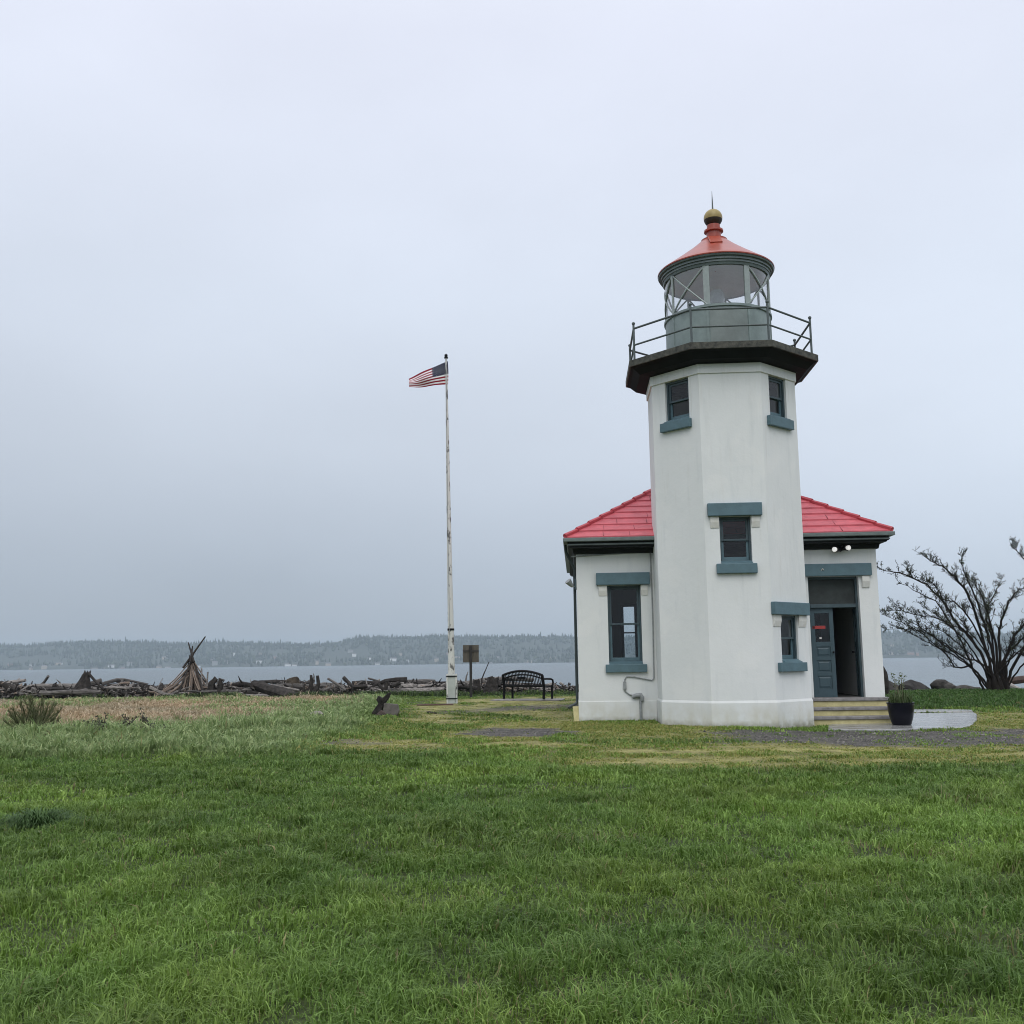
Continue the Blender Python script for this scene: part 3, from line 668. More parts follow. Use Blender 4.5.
def on(a_, z_, r_=rr_): return (r_ * math.cos(a_), r_ * math.sin(a_), z_)
for k in range(8):
    a0, a1 = P8[k], P8[k] + R(45)
    mb.tube([on(a0, zb), on(a0, zt)], .03, 6) if k not in (7, 0) else mb.obox(on(a0, (zb + zt) / 2, 1.29), (-.075 * math.sin(a0), .075 * math.cos(a0), 0), (.02 * math.cos(a0), .02 * math.sin(a0), 0), (0, 0, (zt - zb) / 2))
    if k == 7: continue
    for (s0, s1) in ((zb, zt), (zt, zb)):
        mb.tube([on(a0 + (a1 - a0) * t / 6, s0 + (s1 - s0) * t / 6) for t in range(7)], .023, 6)
mb.build('astragal_frame', mat('astragal paint', (.34, .39, .375), .4, var=.2), lg)
mb = MB(); mb.lathe([(1.27, 11.0), (1.32, 11.0), (1.34, 11.06), (1.36, 11.065), (1.36, 11.12), (1.395, 11.125), (1.395, 11.185), (1.44, 11.19), (1.455, 11.22), (1.44, 11.255), (1.42, 11.26)], 64)
lr = mb.build('lantern_cornice', mat('cornice paint', (.16, .20, .20), .4, var=.35, vscale=4), LH)
mb = MB(); mb.lathe([(1.28, 11.02), (.9, 11.16), (.35, 11.3), (.02, 11.32)], 48); mb.build('lantern_ceiling', mat('ceiling grey paint', (.82, .80, .83), .7, var=.2, vscale=2), LH)
mb = MB(); mb.lathe([(1.465, 11.235), (1.47, 11.262), (1.44, 11.29), (1.30, 11.385), (.95, 11.63), (.6, 11.89), (.33, 12.12), (.25, 12.17), (.02, 12.18)], 64); lroof = mb.build('lantern_roof', LROOF, LH)
mb = MB(); mb.lathe([(.33, 12.10), (.335, 12.15), (.235, 12.18), (.185, 12.21), (.185, 12.36), (.245, 12.375), (.245, 12.42), (.17, 12.44), (.17, 12.56)], 24); mb.build('finial', LROOF, lroof)
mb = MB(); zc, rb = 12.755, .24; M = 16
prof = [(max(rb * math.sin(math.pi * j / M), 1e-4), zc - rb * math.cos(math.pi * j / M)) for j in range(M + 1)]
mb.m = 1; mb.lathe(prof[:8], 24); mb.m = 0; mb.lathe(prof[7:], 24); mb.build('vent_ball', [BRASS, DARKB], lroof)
mb = MB(); mb.tube([(0, 0, 13.0), (0, 0, 13.2), (0, 0, 13.5)], [.022, .016, .004], 6); mb.build('lightning_rod', IRON, lroof)
mb = MB(); mb.obox((-.05, -.53, 11.965), (.155, 0, 0), (0, .20, .16), (0, -.012, .014)); mb.build('roof_hatch', mat('orange red hatch', (.36, .055, .025), .4), lroof, .01)
mb = MB(); mb.lathe([(.24, 10.0), (.24, 10.3), (.10, 10.32), (.10, 10.42), (.17, 10.44), (.20, 10.55), (.20, 10.70), (.15, 10.80), (.02, 10.84)], 24); mb.build('lens', mat('lens housing', (.66, .68, .68), .15, var=.2), LH)
for o_ in LH.children:
    if o_.name.split('.')[0].startswith('lantern') or o_.name == 'lens': o_.location.x = .045

# fittings on the walls
cz = [(-3.80, 4.134), (-2.322, 4.20), (-1.86, 4.26), (-1.80, 4.20), (-1.79, 3.425), (-1.79, 2.393), (-1.80, 1.737), (-1.81, 1.05), (-1.86, 1.0), (-2.30, 1.09), (-2.48, 1.10), (-2.535, 1.03), (-2.536, .74), (-2.42, .655), (-2.28, .63)]
mb = MB(wing); mb.tube([(u, .022, z) for u, z in cz], .018, 6); mb.build('conduit', CABLE, LH)
mb = MB(wing); mb.tube([(-2.16, .06, -.05), (-2.16, .06, .55)], .034, 10); pipe = mb.build('service_pipe', CABLE, LH)
mb = MB(wing); mb.tube([(-2.36, .05, .60), (-2.26, .065, .635), (-2.16, .07, .645), (-2.12, .07, .58), (-2.13, .07, .50)], [.05, .055, .062, .06, .045], 10); mb.build('weatherhead', CABLE, pipe)
mb = MB(wing); mb.box(-2.575, -2.50, .005, .06, .78, .98); mb.build('junction_box', CABLE, LH, .008)
dsx = WX0 - .05
mb = MB(); mb.tube([(EX0 - .0, WY + .1, EZ - .12), (EX0 + .02, WY + .16, EZ - .30), (dsx, WY + .24, 3.85), (dsx, WY + .24, .55), (dsx - .02, WY + .22, .45), (dsx - .22, WY + .10, .34)], .036, 8); mb.build('downspout', mat('downspout paint', (.03, .042, .042), .5), LH)
mb = MB(); mb.box(WX0 - .055, WX0 - .001, WY + .02, WY + .13, 3.30, 3.56); mb.build('lamp_box', TEALD, LH, .006)
mb = MB(); mb.tube([(WX0 - .05, WY + .06, 3.38), (WX0 - .13, WY + .05, 3.39)], .016, 6); mb.lathe([(.02, 0), (.045, .02), (.085, .13), (.09, .15)], 12)
o = MB(); o.tube([(WX0 - .05, WY + .06, 3.38), (WX0 - .12, WY + .05, 3.39)], .016, 6); o.tube([(WX0 - .10, WY + .05, 3.37), (WX0 - .14, WY + .03, 3.42), (WX0 - .22, WY - .02, 3.52)], [.03, .055, .09], 10); o.build('corner_lamp', CABLE, LH)
fl = MB(); fl.box(2.84, 2.98, WY - .10, WY - .061, 4.20, 4.27); fl.tube([(2.91, WY - .09, 4.21), (2.91, WY - .15, 4.14)], .04, 8); fl.tube([(2.90, WY - .15, 4.15), (2.80, WY - .22, 4.16)], [.03, .05], 8); fl.tube([(2.92, WY - .15, 4.16), (3.02, WY - .22, 4.19)], [.03, .05], 8)
fl.tube([(2.86, WY - .12, 4.165), (2.80, WY - .20, 4.168), (2.775, WY - .235, 4.166)], [.03, .062, .076], 12); fl.tube([(2.96, WY - .12, 4.185), (3.02, WY - .20, 4.198), (3.045, WY - .235, 4.2)], [.03, .062, .076], 12)
flo = fl.build('floodlight', BLACKM, LH)
for cxx, czz, dx in ((2.76, 4.165, -.6), (3.06, 4.20, .6)):
    mb = MB(); d = Vector((dx, -.7, -.12)).normalized(); c = Vector((cxx, WY - .25, czz)); mb.tube([c - d * .05, c, c + d * .05, c + d * .075], [.03, .056, .064, .04], 12); mb.build('bulb', BULB, flo)
mb = MB(wing); mb.tube([(2.42, .125, 3.66), (2.45, .15, 3.70), (2.48, .125, 3.66)], .012, 6); mb.build('lintel_hook', PALE, LH)

# board leaning at the wing's corner
mb = MB(); mb.obox((0, 0, .19), (.085, 0, 0), (0, .012, 0), (-.0, .05, .19)); o = mb.build('leaning_board', STEPY, None, .006)
px_ = Vector((LCX, LCY, 0)) + Matrix.Rotation(-LROT, 3, 'Z') @ Vector((WX0 - .07, WY + .02, 0)); o.location = (px_.x, px_.y, lz(px_.x, px_.y) - .01); o.rotation_euler = (0, 0, R(15))
tag(o, 'small yellow board leaning against the left corner of the white wing', 'board')

# concrete apron and path beside the steps
SLAB = [gp(828, 731), gp(885, 731.5), gp(962, 729), gp(972, 726), gp(977, 721), gp(977, 715), gp(974, 713), gp(888, 714.2), gp(870, 716), gp(828, 727)]
SLABP = [(p.x, p.y) for p in SLAB]
mb = MB(); mb.prism(SLABP, -.30, -.045); o = mb.build('path', CONC, None, .02); o['kind'] = 'structure'
SL2 = [gp(888, 713.6), gp(973, 712.5), gp(972, 710.6), gp(960, 709.6), gp(890, 709.0)]; SL2P = [(p.x, p.y) for p in SL2]
mb = MB(); mb.prism(SL2P, -.25, -.02); o = mb.build('path', CONC, None, .02); o['kind'] = 'structure'

# ================================================================== FLAGPOLE, FLAG, SIGN, BENCH, POT
fp = gp(451, 703); FPY = fp.y
top = at(447.3, 355, FPY)
FPH = top.z - fp.z
FPo = tag(empty('flagpole', fp), 'tall peeling white flagpole with boxed base standing on the grass', 'flagpole')
lean = Matrix.Identity(3)
mb = MB(); mb.tube([(0.03, 0, .5), (0.03, 0, FPH * .22), (0.02, 0, FPH * .35), (.01, 0, FPH * .7), (0, 0, FPH - .12)], [.125, .105, .09, .060, .030], 14); mb.build('pole', POLEW, FPo)
mb = MB(); mb.box(-.14, -.085, -.14, .14, -.1, .98); mb.build('base_post', POLEW, FPo, .01)
mb = MB(); mb.box(.165, .22, -.14, .14, -.1, .98); mb.build('base_post', POLEW, FPo, .01)
mb = MB(); mb.box(-.084, .164, -.125, .12, -.1, .96); mb.build('base_core', mat('greyish pole base', (.50, .54, .51), .6, var=.2, vscale=3), FPo, .01)
for zz in (.90, 2.45, .16):
    mb = MB(); 
    if zz < 2: mb.tube([(-.15, -.145, zz), (.23, -.145, zz)], .018, 6)
    else: mb.lathe([(.10, zz), (.118, zz), (.118, zz + .07), (.10, zz + .07)], 14, c=(.03, 0))
    mb.build('strap', BLACKM, FPo)
mb = MB(); mb.lathe([(.05, FPH - .13), (.07, FPH - .12), (.07, FPH - .08), (.02, FPH - .05)], 12); mb.sphere((0, 0, FPH - .02), .06, 10, 8); mb.build('truck', BLACKM, FPo)
mb = MB(); mb.tube([(.0, -.06, FPH - .12), (-.02, -.11, FPH * .5), (.0, -.15, 1.9)], .008, 5); mb.build('halyard', CABLE, FPo)

FPo.rotation_euler = (0, R(-.55), 0)
def flag():
    W, H = 1.42, .93; nu, nv = 50, 26
    sc_ = FPY / 1024 * 1.01
    zt = at(447, 361.5, FPY).z
    def P(u, v, off=0.):
        top_ = -15.2 * sc_ * (u ** 1.05); bot = -24.3 * sc_ - 2.6 * sc_ * u
        sag = .25 * math.sin(u * 5.5 + 1) * .04
        z = top_ + (bot - top_) * (v ** (1 - .25 * u)) + sag
        x = -W * u * (1 - .03 * v) + .02 * math.sin(v * 3)
        y = .10 * u * math.sin(u * 8 + v * 2.5) + .20 * u * (1 - v) * math.cos(v * 5)
        return Vector((x - .055, y + off, z))
    RD, WH, BL = mat('flag red', (.24, .008, .022), .8, spec=.2), mat('flag white', (.74, .74, .74), .8), mat('flag blue', (.008, .011, .040), .8, spec=.2)
    mb = MB(); vs_ = [P(i / nu, j / nv) for j in range(nv + 1) for i in range(nu + 1)]
    o = len(mb.v); mb.v += [tuple(v) for v in vs_]
    for j in range(nv):
        for i in range(nu):
            mb.f.append((j * (nu + 1) + i, j * (nu + 1) + i + 1, (j + 1) * (nu + 1) + i + 1, (j + 1) * (nu + 1) + i)); mb.sm.append(True)
            mb.mi.append(2 if (i < nu * .4 and j < 14) else (0 if (j // 2) % 2 == 0 else 1))
    f = mb.build('flag', [RD, WH, BL]); f.location = (fp.x, FPY, zt)
    tag(f, 'United States flag blowing to the left at the top of the flagpole', 'flag')
    st = MB()
    for side in (-.006, .006):
        for r_ in range(9):
            for c_ in range(6 if r_ % 2 == 0 else 5):
                cu = .4 * ((2 * c_ + 1 + (r_ % 2)) / 12.); cv = (7 / 13.) * ((r_ + 1) / 10.); pts = []
                for k in range(10):
                    rad = .021 if k % 2 == 0 else .0085; a_ = -math.pi / 2 + k * math.pi / 5
                    pts.append(P(cu + rad * math.cos(a_) * H / W, cv + rad * math.sin(a_), side))
                st.add([P(cu, cv, side)] + pts, [(0, 1 + k, 1 + (k + 1) % 10) for k in range(10)])
    o = st.build('star_field', WH, f); o['kind'] = 'stuff'
    del o['kind']
flag()

sp_ = gp(471, 697.5); SGo = tag(empty('sign', sp_), 'square brown sign board seen from behind on a dark post', 'sign')
k = sp_.y / 1024
mb = MB(); mb.box(-.05, .05, -.06, .05, -.3, 51 * k); mb.build('post', mat('dark sign post', (.03, .028, .025), .7, var=.4), SGo, .01)
mb = MB(); mb.box(-.30, .31, .052, .085, 34.2 * k, 51.3 * k); mb.build('board', SIGNB, SGo, .008)
mb = MB(); mb.box(-.30, .31, .03, .0515, 44.5 * k, 46.5 * k); mb.build('batten', mat('dark batten', (.05, .045, .038), .7), SGo)

# bench, looking out over the water
bp_ = gp(528, 700.3); BEN = tag(empty('park_bench', (bp_.x, bp_.y, bp_.z + .05), -R(36)), 'black metal park bench with arched slatted back facing the water', 'bench')
BL_ = 1.72; TOP = .98
def arch(x): return TOP - .15 * (2 * x / BL_) ** 2
def back(x, z): return (x, -.24 - .22 * (z - .42) , z)
mb = MB(); xs = [BL_ * (i / 20 - .5) for i in range(21)]
mb.tube([back(x, arch(x)) for x in xs], .042, 8); mb.tube([back(x, arch(x) - .13) for x in xs], .026, 6)
mb.tube([back(-BL_ / 2, .46), back(BL_ / 2, .46)], .045, 6)
bk = mb.build('backrest', BLACKM, BEN)
for i in range(1, 27):
    x = BL_ * (i / 27 - .5); mb = MB(); mb.tube([back(x, .46), back(x, arch(x) - .01)], .016, 5); mb.build('slat', BLACKM, bk)
mb = MB(); mb.box(-.15, .15, -.39, -.335, .70, .78); mb.build('plaque', BLACKM, bk)
mb = MB(); mb.tube([(-BL_ / 2, -.22, .44), (BL_ / 2, -.22, .44)], .022, 6)
for i in range(9): mb.box(-BL_ / 2, BL_ / 2, -.20 + i * .052, -.20 + i * .052 + .036, .43, .445)
for x in (-BL_ / 2 + .01, 0, BL_ / 2 - .01): mb.box(x - .02, x + .02, -.22, .28, .40, .429)
mb.build('seat', BLACKM, BEN)
for x in (-BL_ / 2, BL_ / 2):
    mb = MB(); mb.tube([back(x, .0 + .02)[:1] + (-.27, 0), (x, -.24, .42), back(x, arch(x))], [.045, .05, .045], 8); mb.build('leg', BLACKM, BEN)
    mb = MB(); mb.tube([(x, .25, 0), (x, .26, .30), (x, .27, .46)], .042, 8); mb.build('leg', BLACKM, BEN)
    mb = MB(); mb.tube([back(x, .70), (x, -.05, .70), (x, .20, .69), (x, .31, .65), (x, .33, .56), (x, .27, .46)], .034, 8); mb.build('armrest', BLACKM, BEN)
mb = MB(); mb.box(-1.25, 1.25, -.55, .60, -.25, -.012); o = mb.build('concrete_slab', CONCD, None, .015); o.location = BEN.location; o.rotation_euler = (0, 0, -R(10)); o['kind'] = 'structure'

# pot with shrubby plant
pp = Vector((*gp(902, 727).xy, -.045)); PO = tag(empty('potted_plant', pp), 'glossy black pot with grassy plant and thin budding stems beside the steps', 'potted plant')
mb = MB(); mb.lathe([(.02, 0), (.20, 0), (.215, .03), (.26, .18), (.285, .34), (.29, .46), (.305, .47), (.305, .51), (.275, .51), (.26, .44), (.02, .42)], 32); mb.build('pot', POT, PO)
mb = MB(); mb.lathe([(.262, .455), (.01, .47)], 24); mb.build('soil', SOIL, PO)
rg = random.Random(3); mb = MB()
for i in range(240):
    a, r_ = rg.uniform(0, 6.283), .25 * math.sqrt(rg.random()); h = rg.uniform(.12, .36); L = rg.uniform(.02, .22); x, y = r_ * math.cos(a), r_ * math.sin(a); a2 = rg.uniform(0, 6.283)
    dx, dy = math.cos(a2), math.sin(a2); w = .008
    mb.add([(x - dy * w, y + dx * w, .46), (x + dy * w, y - dx * w, .46), (x + dx * L * .4 + dy * w, y + dy * L * .4 - dx * w, .46 + h * .6), (x + dx * L * .4 - dy * w, y + dy * L * .4 + dx * w, .46 + h * .6), (x + dx * L, y + dy * L, .46 + h)], [(0, 1, 2, 3), (3, 2, 4)])
mb.build('tuft', mat('pot greenery', (.085, .13, .035), .6, var=.5, vscale=20), PO)
mb = MB(); lf = MB()
for i in range(7):
    a = rg.uniform(0, 6.283); x, y = rg.uniform(-.08, .08), rg.uniform(-.08, .08); dx, dy = rg.uniform(-.16, .16), rg.uniform(-.16, .16); h = rg.uniform(.6, .86)
    pts = [(x, y, .45), (x + dx * .4, y + dy * .4, .45 + h * .55), (x + dx, y + dy, .45 + h)]; mb.tube(pts, [.008, .006, .003], 5)
    for j in range(8):
        t_ = rg.uniform(.45, 1); c = Vector(pts[1]).lerp(Vector(pts[2]), (t_ - .45) / .55) + Vector((rg.uniform(-.06, .06), rg.uniform(-.06, .06), rg.uniform(-.02, .05)))
        d1 = Vector((rg.uniform(-1, 1), rg.uniform(-1, 1), rg.uniform(-.4, 1))).normalized() * .035; d2 = d1.orthogonal().normalized() * .016
        lf.add([c - d1, c + d2, c + d1, c - d2], [(0, 1, 2, 3)])
mb.build('stems', mat('pale stem', (.16, .15, .09), .7), PO); lf.build('leaves', LEAF, PO)

# ================================================================== DRIFTWOOD, STUMPS, ROCKS
def log_mb(L, r0, r1, bend, seed, knots=True, n=9):
    rg = random.Random(seed); m = max(5, int(L / .35)); pts, rad = [], []
    by, bz = rg.uniform(-bend, bend), rg.uniform(-bend, bend) * .5; ph = rg.uniform(0, 6)
    for i in range(m + 1):
        t_ = i / m; pts.append((L * (t_ - .5), by * math.sin(t_ * 3.1) + .02 * math.sin(t_ * 9 + ph), bz * math.sin(t_ * 3.1) + .015 * math.sin(t_ * 11 + ph)))
        rad.append((r0 + (r1 - r0) * t_) * rg.uniform(.88, 1.1))
    mb = MB(); mb.tube(pts, rad, n, True, True, .16, rg)
    if knots:
        for _ in range(rg.randint(0, 3)):
            t_ = rg.uniform(.1, .9); p = Vector(pts[int(t_ * m)]); d = Vector((rg.uniform(-.5, .5), rg.uniform(-1, 1), rg.uniform(.1, 1))).normalized(); k_ = rg.uniform(1.6, 4) * r0
            mb.tube([p, p + d * k_ * .6, p + d * k_ + Vector((.05, 0, .02))], [r0 * .4, r0 * .28, r0 * .12], 6, True, True, .2, rg)
    return mb
def lay(o, loc, yaw, pitch=0., roll=0., sc=(1, 1, 1)):
    o.rotation_mode = 'XYZ'; o.rotation_euler = (roll, pitch, yaw); o.location = loc; o.scale = sc
rg = random.Random(21)
protos = []
for i in range(12):
    L = [1.0, 1.4, 1.8, 2.2, 2.8, 3.4, 4.2, 5.0, .7, .9, 1.2, 2.0][i]; r0 = [.16, .13, .15, .12, .15, .17, .16, .18, .20, .24, .10, .09][i]
    r0 *= .62; o = log_mb(L * .8, r0, r0 * rg.uniform(.4, .9), L * .07, 100 + i).build('driftwood_log', WOODG if i % 3 else WOODD)
    protos.append((o, L, r0)); o['used'] = 0
def topline(px):
    return topline_(px) - 2.3
def topline_(px):
    T_ = [(-60, 685), (0, 684), (45, 690), (60, 690), (105, 690), (124, 684), (140, 689), (160, 693), (215, 687), (228, 683), (242, 690), (262, 690), (285, 684), (325, 690), (345, 687), (372, 688), (400, 686), (440, 685), (480, 686), (492, 681), (505, 688), (565, 693), (640, 693)]
    for (a, b), (c, d) in zip(T_, T_[1:]):
        if a <= px <= c: return b + (d - b) * (px - a) / (c - a)
    return 690
BEACH_LABEL = 'weathered grey driftwood log jumbled in the long pile along the beach'
def put_log(i, loc, yaw, pitch, s):
    o, L, r0 = protos[i]
    if o['used']: 
        o = o.copy(); COL.objects.link(o)
    else: o['used'] = 1
    lay(o, loc, yaw, pitch, rg.uniform(0, 6.28), (s, s * rg.uniform(.85, 1.2), s * rg.uniform(.85, 1.2)))
    tag(o, BEACH_LABEL, 'driftwood', 'driftwood logs along the beach')
cnt = 0
for px in np.linspace(-50, 640, 100):
    for layer in range(3):
        if layer == 1 and rg.random() < .12: continue
        Yb = 43.0 + rg.uniform(-.6, 4.0) + (1.5 if px > 400 else 0)
        x = at(px, 690, Yb).x
        z0 = lz(x, Yb); zt = at(px, topline(px), Yb).z
        hgt = max(.15, zt - z0) * rg.uniform(.35, .95)
        i = rg.randrange(12); L, r0 = protos[i][1], protos[i][2]; s = rg.uniform(.75, 1.25)
        if layer == 0:
            pitch = rg.gauss(0, .07); z = z0 + r0 * s * .8 + rg.random() * .10
        else:
            pitch = rg.gauss(0, .30); z = z0 + max(r0 * s, hgt - r0 * s * .6)
            if L > 2.5: pitch *= .3
        z = min(z, zt - r0 * s * .4 + .05)
        put_log(i, (x, Yb, max(z, z0 + r0 * s * .5)), rg.gauss(0, .45) + (math.pi if rg.random() < .5 else 0), pitch, s); cnt += 1
for o, L, r0 in protos:
    del o['used']
def debris():
    r_ = random.Random(31); mb = MB()
    for _ in range(5200):
        px = r_.uniform(-55, 640); Yb = 42.6 + abs(r_.gauss(0, 1.6)) + (1.2 if px > 400 else 0); x = at(px, 690, Yb).x; z0 = lz(x, Yb)
        hh = max(.12, at(px, topline(px) + 1.5, Yb).z - z0); z = z0 + hh * r_.random() ** 1.1 * min(1, .45 + (Yb - 42.3) * .7)
        L = r_.uniform(.12, .7); d = Vector((r_.gauss(0, 1), r_.gauss(0, .8), r_.gauss(0, .5))).normalized() * L / 2; w = r_.uniform(.012, .05); c = Vector((x, Yb, z))
        mb.m = 0 if r_.random() < .55 else (1 if r_.random() < .75 else 2)
        mb.tube([c - d, c + Vector((r_.uniform(-.04, .04), 0, r_.uniform(-.04, .04))), c + d], [w, w * .9, w * .5], 5, True, True, .2, r_)
    for _ in range(230):
        px = r_.uniform(-50, 620); Yb = 43.0 + abs(r_.gauss(0, 1.2)) + (1.2 if px > 400 else 0); q = at(px, topline(px) + 4, Yb); L = r_.uniform(.3, 1.0) * (.55 if px > 400 else 1)
        d = Vector((r_.gauss(0, .6), r_.gauss(0, .3), r_.uniform(.4, 1.2))).normalized() * L; w = r_.uniform(.010, .034); mb.m = r_.choice([0, 0, 1])
        mb.tube([q - d * .6, q + Vector((r_.uniform(-.03, .03), 0, 0)), q + d * .4], [w, w * .8, w * .4], 5, True, True, .2, r_)
    o = mb.build('driftwood_debris', [WOODD, WOODG, WOODP]); o['kind'] = 'stuff'; o['label'] = 'broken sticks and bark heaped between the driftwood logs'
debris()
def single(name, mb, m, label, cat, loc, yaw=0., pitch=0., roll=0., bevel=0.):
    o = mb.build(name, m, None, bevel); lay(o, loc, yaw, pitch, roll); tag(o, label, cat); return o
def stick(p, q, Y0, Y1, r0, r1, m, label, seed=0, name='driftwood_pole', cat='driftwood'):
    a, b = at(*p, Y0), at(*q, Y1); c = (a + b) / 2; r_ = random.Random(seed); mb = MB()
    k_ = 6; pts = [a.lerp(b, i / k_) - c + Vector((r_.uniform(-1, 1), 0, r_.uniform(-1, 1))) * .012 * (b - a).length * (0 if i in (0, k_) else 1) for i in range(k_ + 1)]
    mb.tube(pts, [r0 + (r1 - r0) * i / k_ for i in range(k_ + 1)], 8, True, True, .12, r_)
    return single(name, mb, m, label, cat, c)
# flared dark stump, left
def stump(px0, py_top, py_base, wtop, wbase, Y, seed, skew):
    r_ = random.Random(seed); k = Y / 1024; H = (py_base - py_top) * k; mb = MB(); n = 18; vs_, fs = [], []
    rows = 9
    ridg = [r_.uniform(.6, 1.5) for _ in range(n)]
    for j in range(rows + 1):
        t_ = j / rows; rad = (wtop + (wbase - wtop) * (1 - t_) ** 1.9) * k
        for i in range(n):
            a = 2 * math.pi * i / n; rr = rad * (1 + (ridg[i] - 1) * (.35 + .6 * (1 - t_))) * r_.uniform(.93, 1.07)
            zz = H * t_ + (r_.uniform(-.22, .10) * H if j == rows else 0)
            vs_.append((rr * math.cos(a) + skew * k * t_ ** .7, rr * math.sin(a) * .8, zz))
    for j in range(rows):
        for i in range(n):
            q = (i + 1) % n; fs.append((j * n + i, j * n + q, (j + 1) * n + q, (j + 1) * n + i))
    fs.append(tuple(range(rows * n, rows * n + n)))
    mb.add(vs_, fs); return mb
p = at(78, 697, 43); single('tree_stump', stump(76, 671, 699, 3.6, 17, 43, 4, 8), WOODD, 'dark flared tree stump standing up from the left part of the driftwood pile', 'stump', (p.x, 43, lz(p.x, 43) - .05))
stick((88, 673), (104, 690), 42.8, 42.5, .055, .05, WOODD, 'dark stick propped against the right side of the flared stump', 3)
stick((101, 688.5), (132, 687.5), 42.6, 42.8, .07, .05, WOODG, 'thin grey log lying just right of the flared stump', 5, 'driftwood_log')
stick((40, 693), (101, 692), 42.0, 42.0, .10, .09, WOODG, 'long grey log lying flat in front of the flared stump', 6, 'driftwood_log')
stick((0, 684), (18, 690), 43, 43, .16, .12, WOODD, 'dark log end rising at the far left of the beach pile', 7, 'driftwood_log')
# big fallen log with root mass
stick((253, 684.5), (303, 701), 43.0, 41.6, .20, .30, WOODD, 'thick dark fallen log tilting up to the left out of the driftwood pile', 8, 'driftwood_log')
p = at(292, 696, 43.2); single('root_mass', stump(292, 680, 698, 7, 13, 43, 9, 0), mat('brown root wood', (.11, .085, .058), .85, col2=(.03, .024, .019), vscale=5, bump=.8), 'brown upturned root mass behind the thick fallen log', 'stump', (p.x, 43.2, lz(p.x, 43.2) - .05))
def prong(pts, Y, r0, label, seed):
    P_ = [at(x, y, Y) for x, y in pts]; c = P_[0].copy(); r_ = random.Random(seed); mb = MB()
    mb.tube([q - c for q in P_], [r0 * (1 - .55 * i / (len(P_) - 1)) for i in range(len(P_))], 8, True, True, .15, r_); single('driftwood_root', mb, WOODD, label, 'driftwood', c)
prong([(310, 700), (310, 690), (311.5, 682), (311, 675)], 42.6, .13, 'straight upright dark prong, left of two standing in the driftwood', 1)
prong([(313, 700), (315, 691), (318.5, 684), (317.5, 675.5)], 42.4, .14, 'curved upright dark prong, right of two standing in the driftwood', 2)
prong([(299, 701), (303, 692), (305, 684)], 42.2, .08, 'short pale leaning root beside the two upright prongs', 3)
stick((328, 678.5), (346, 690), 42.5, 42.2, .05, .06, WOODG, 'slim pole slanting up to the left right of the upright prongs', 11)
stick((344, 678), (354, 688), 42.8, 42.2, .09, .05, WOODD, 'short dark pole slanting up left near the middle of the pile', 12)
stick((352, 687.5), (367, 686), 42.0, 42.3, .10, .08, WOODD, 'dark log end lying level above the pile near the middle', 13, 'driftwood_log')
stick((378, 684), (384, 690), 42, 42, .07, .08, WOODD, 'left arm of a forked dark snag on the pile', 14)
stick((387, 680.5), (385.5, 690), 42, 42, .08, .09, WOODD, 'upright dark snag sticking up behind the grey stump block', 15)
stick((391, 686.5), (399, 683), 42.3, 42.6, .09, .10, WOODD, 'stubby dark log beside the upright snag', 16, 'driftwood_log')
stick((390, 687.5), (446, 685.5), 44, 44.5, .13, .10, WOODG, 'long straight grey log lying level left of the flagpole, upper one', 17, 'driftwood_log')
stick((388, 692), (444, 689.5), 43, 43.4, .15, .11, WOODG, 'long straight grey log lying level left of the flagpole, lower one', 18, 'driftwood_log')
stick((482, 678.5), (489, 662), 44, 44, .028, .015, WOODD, 'thin bare stick poking up between the sign and the bench', 19)
p = at(492, 695, 43); single('root_mass', stump(490, 680, 698, 6, 9, 42, 31, 2), WOODD, 'dark knobbly root mass between the sign post and the bench', 'stump', (p.x, 43, lz(p.x, 43) - .05))
p = at(477, 695, 43.5); single('root_mass', stump(477, 683, 698, 3, 5, 43, 33, 0), WOODD, 'small dark root stub just right of the sign post', 'stump', (p.x, 43.5, lz(p.x, 43.5) - .05))
stick((148, 690), (149, 685), 42.5, 42.5, .06, .03, WOODD, 'short upright stub left of the stick shelter, left one', 41)
stick((151.5, 690), (152, 686), 42.5, 42.5, .05, .03, WOODD, 'short upright stub left of the stick shelter, right one', 42)
stick((156, 691), (163, 678), 42.8, 43.0, .022, .012, WOODG, 'thin twig slanting up just left of the stick shelter', 43)
stick((202, 686), (201.5, 668), 43.0, 43.3, .045, .03, WOODG, 'upright grey stake right of the stick shelter, taller one', 44)
stick((207, 686), (208, 672), 43.0, 43.0, .04, .03, WOODG, 'upright grey stake right of the stick shelter, shorter one', 45)
prong([(211, 692), (212, 683), (216, 679), (214, 677.5)], 42.6, .16, 'hooked dark root at the right foot of the stick shelter', 46)
prong([(219, 692), (221, 684), (220, 679), (224, 681)], 42.5, .13, 'knobbly pale root end right of the hooked root', 47)

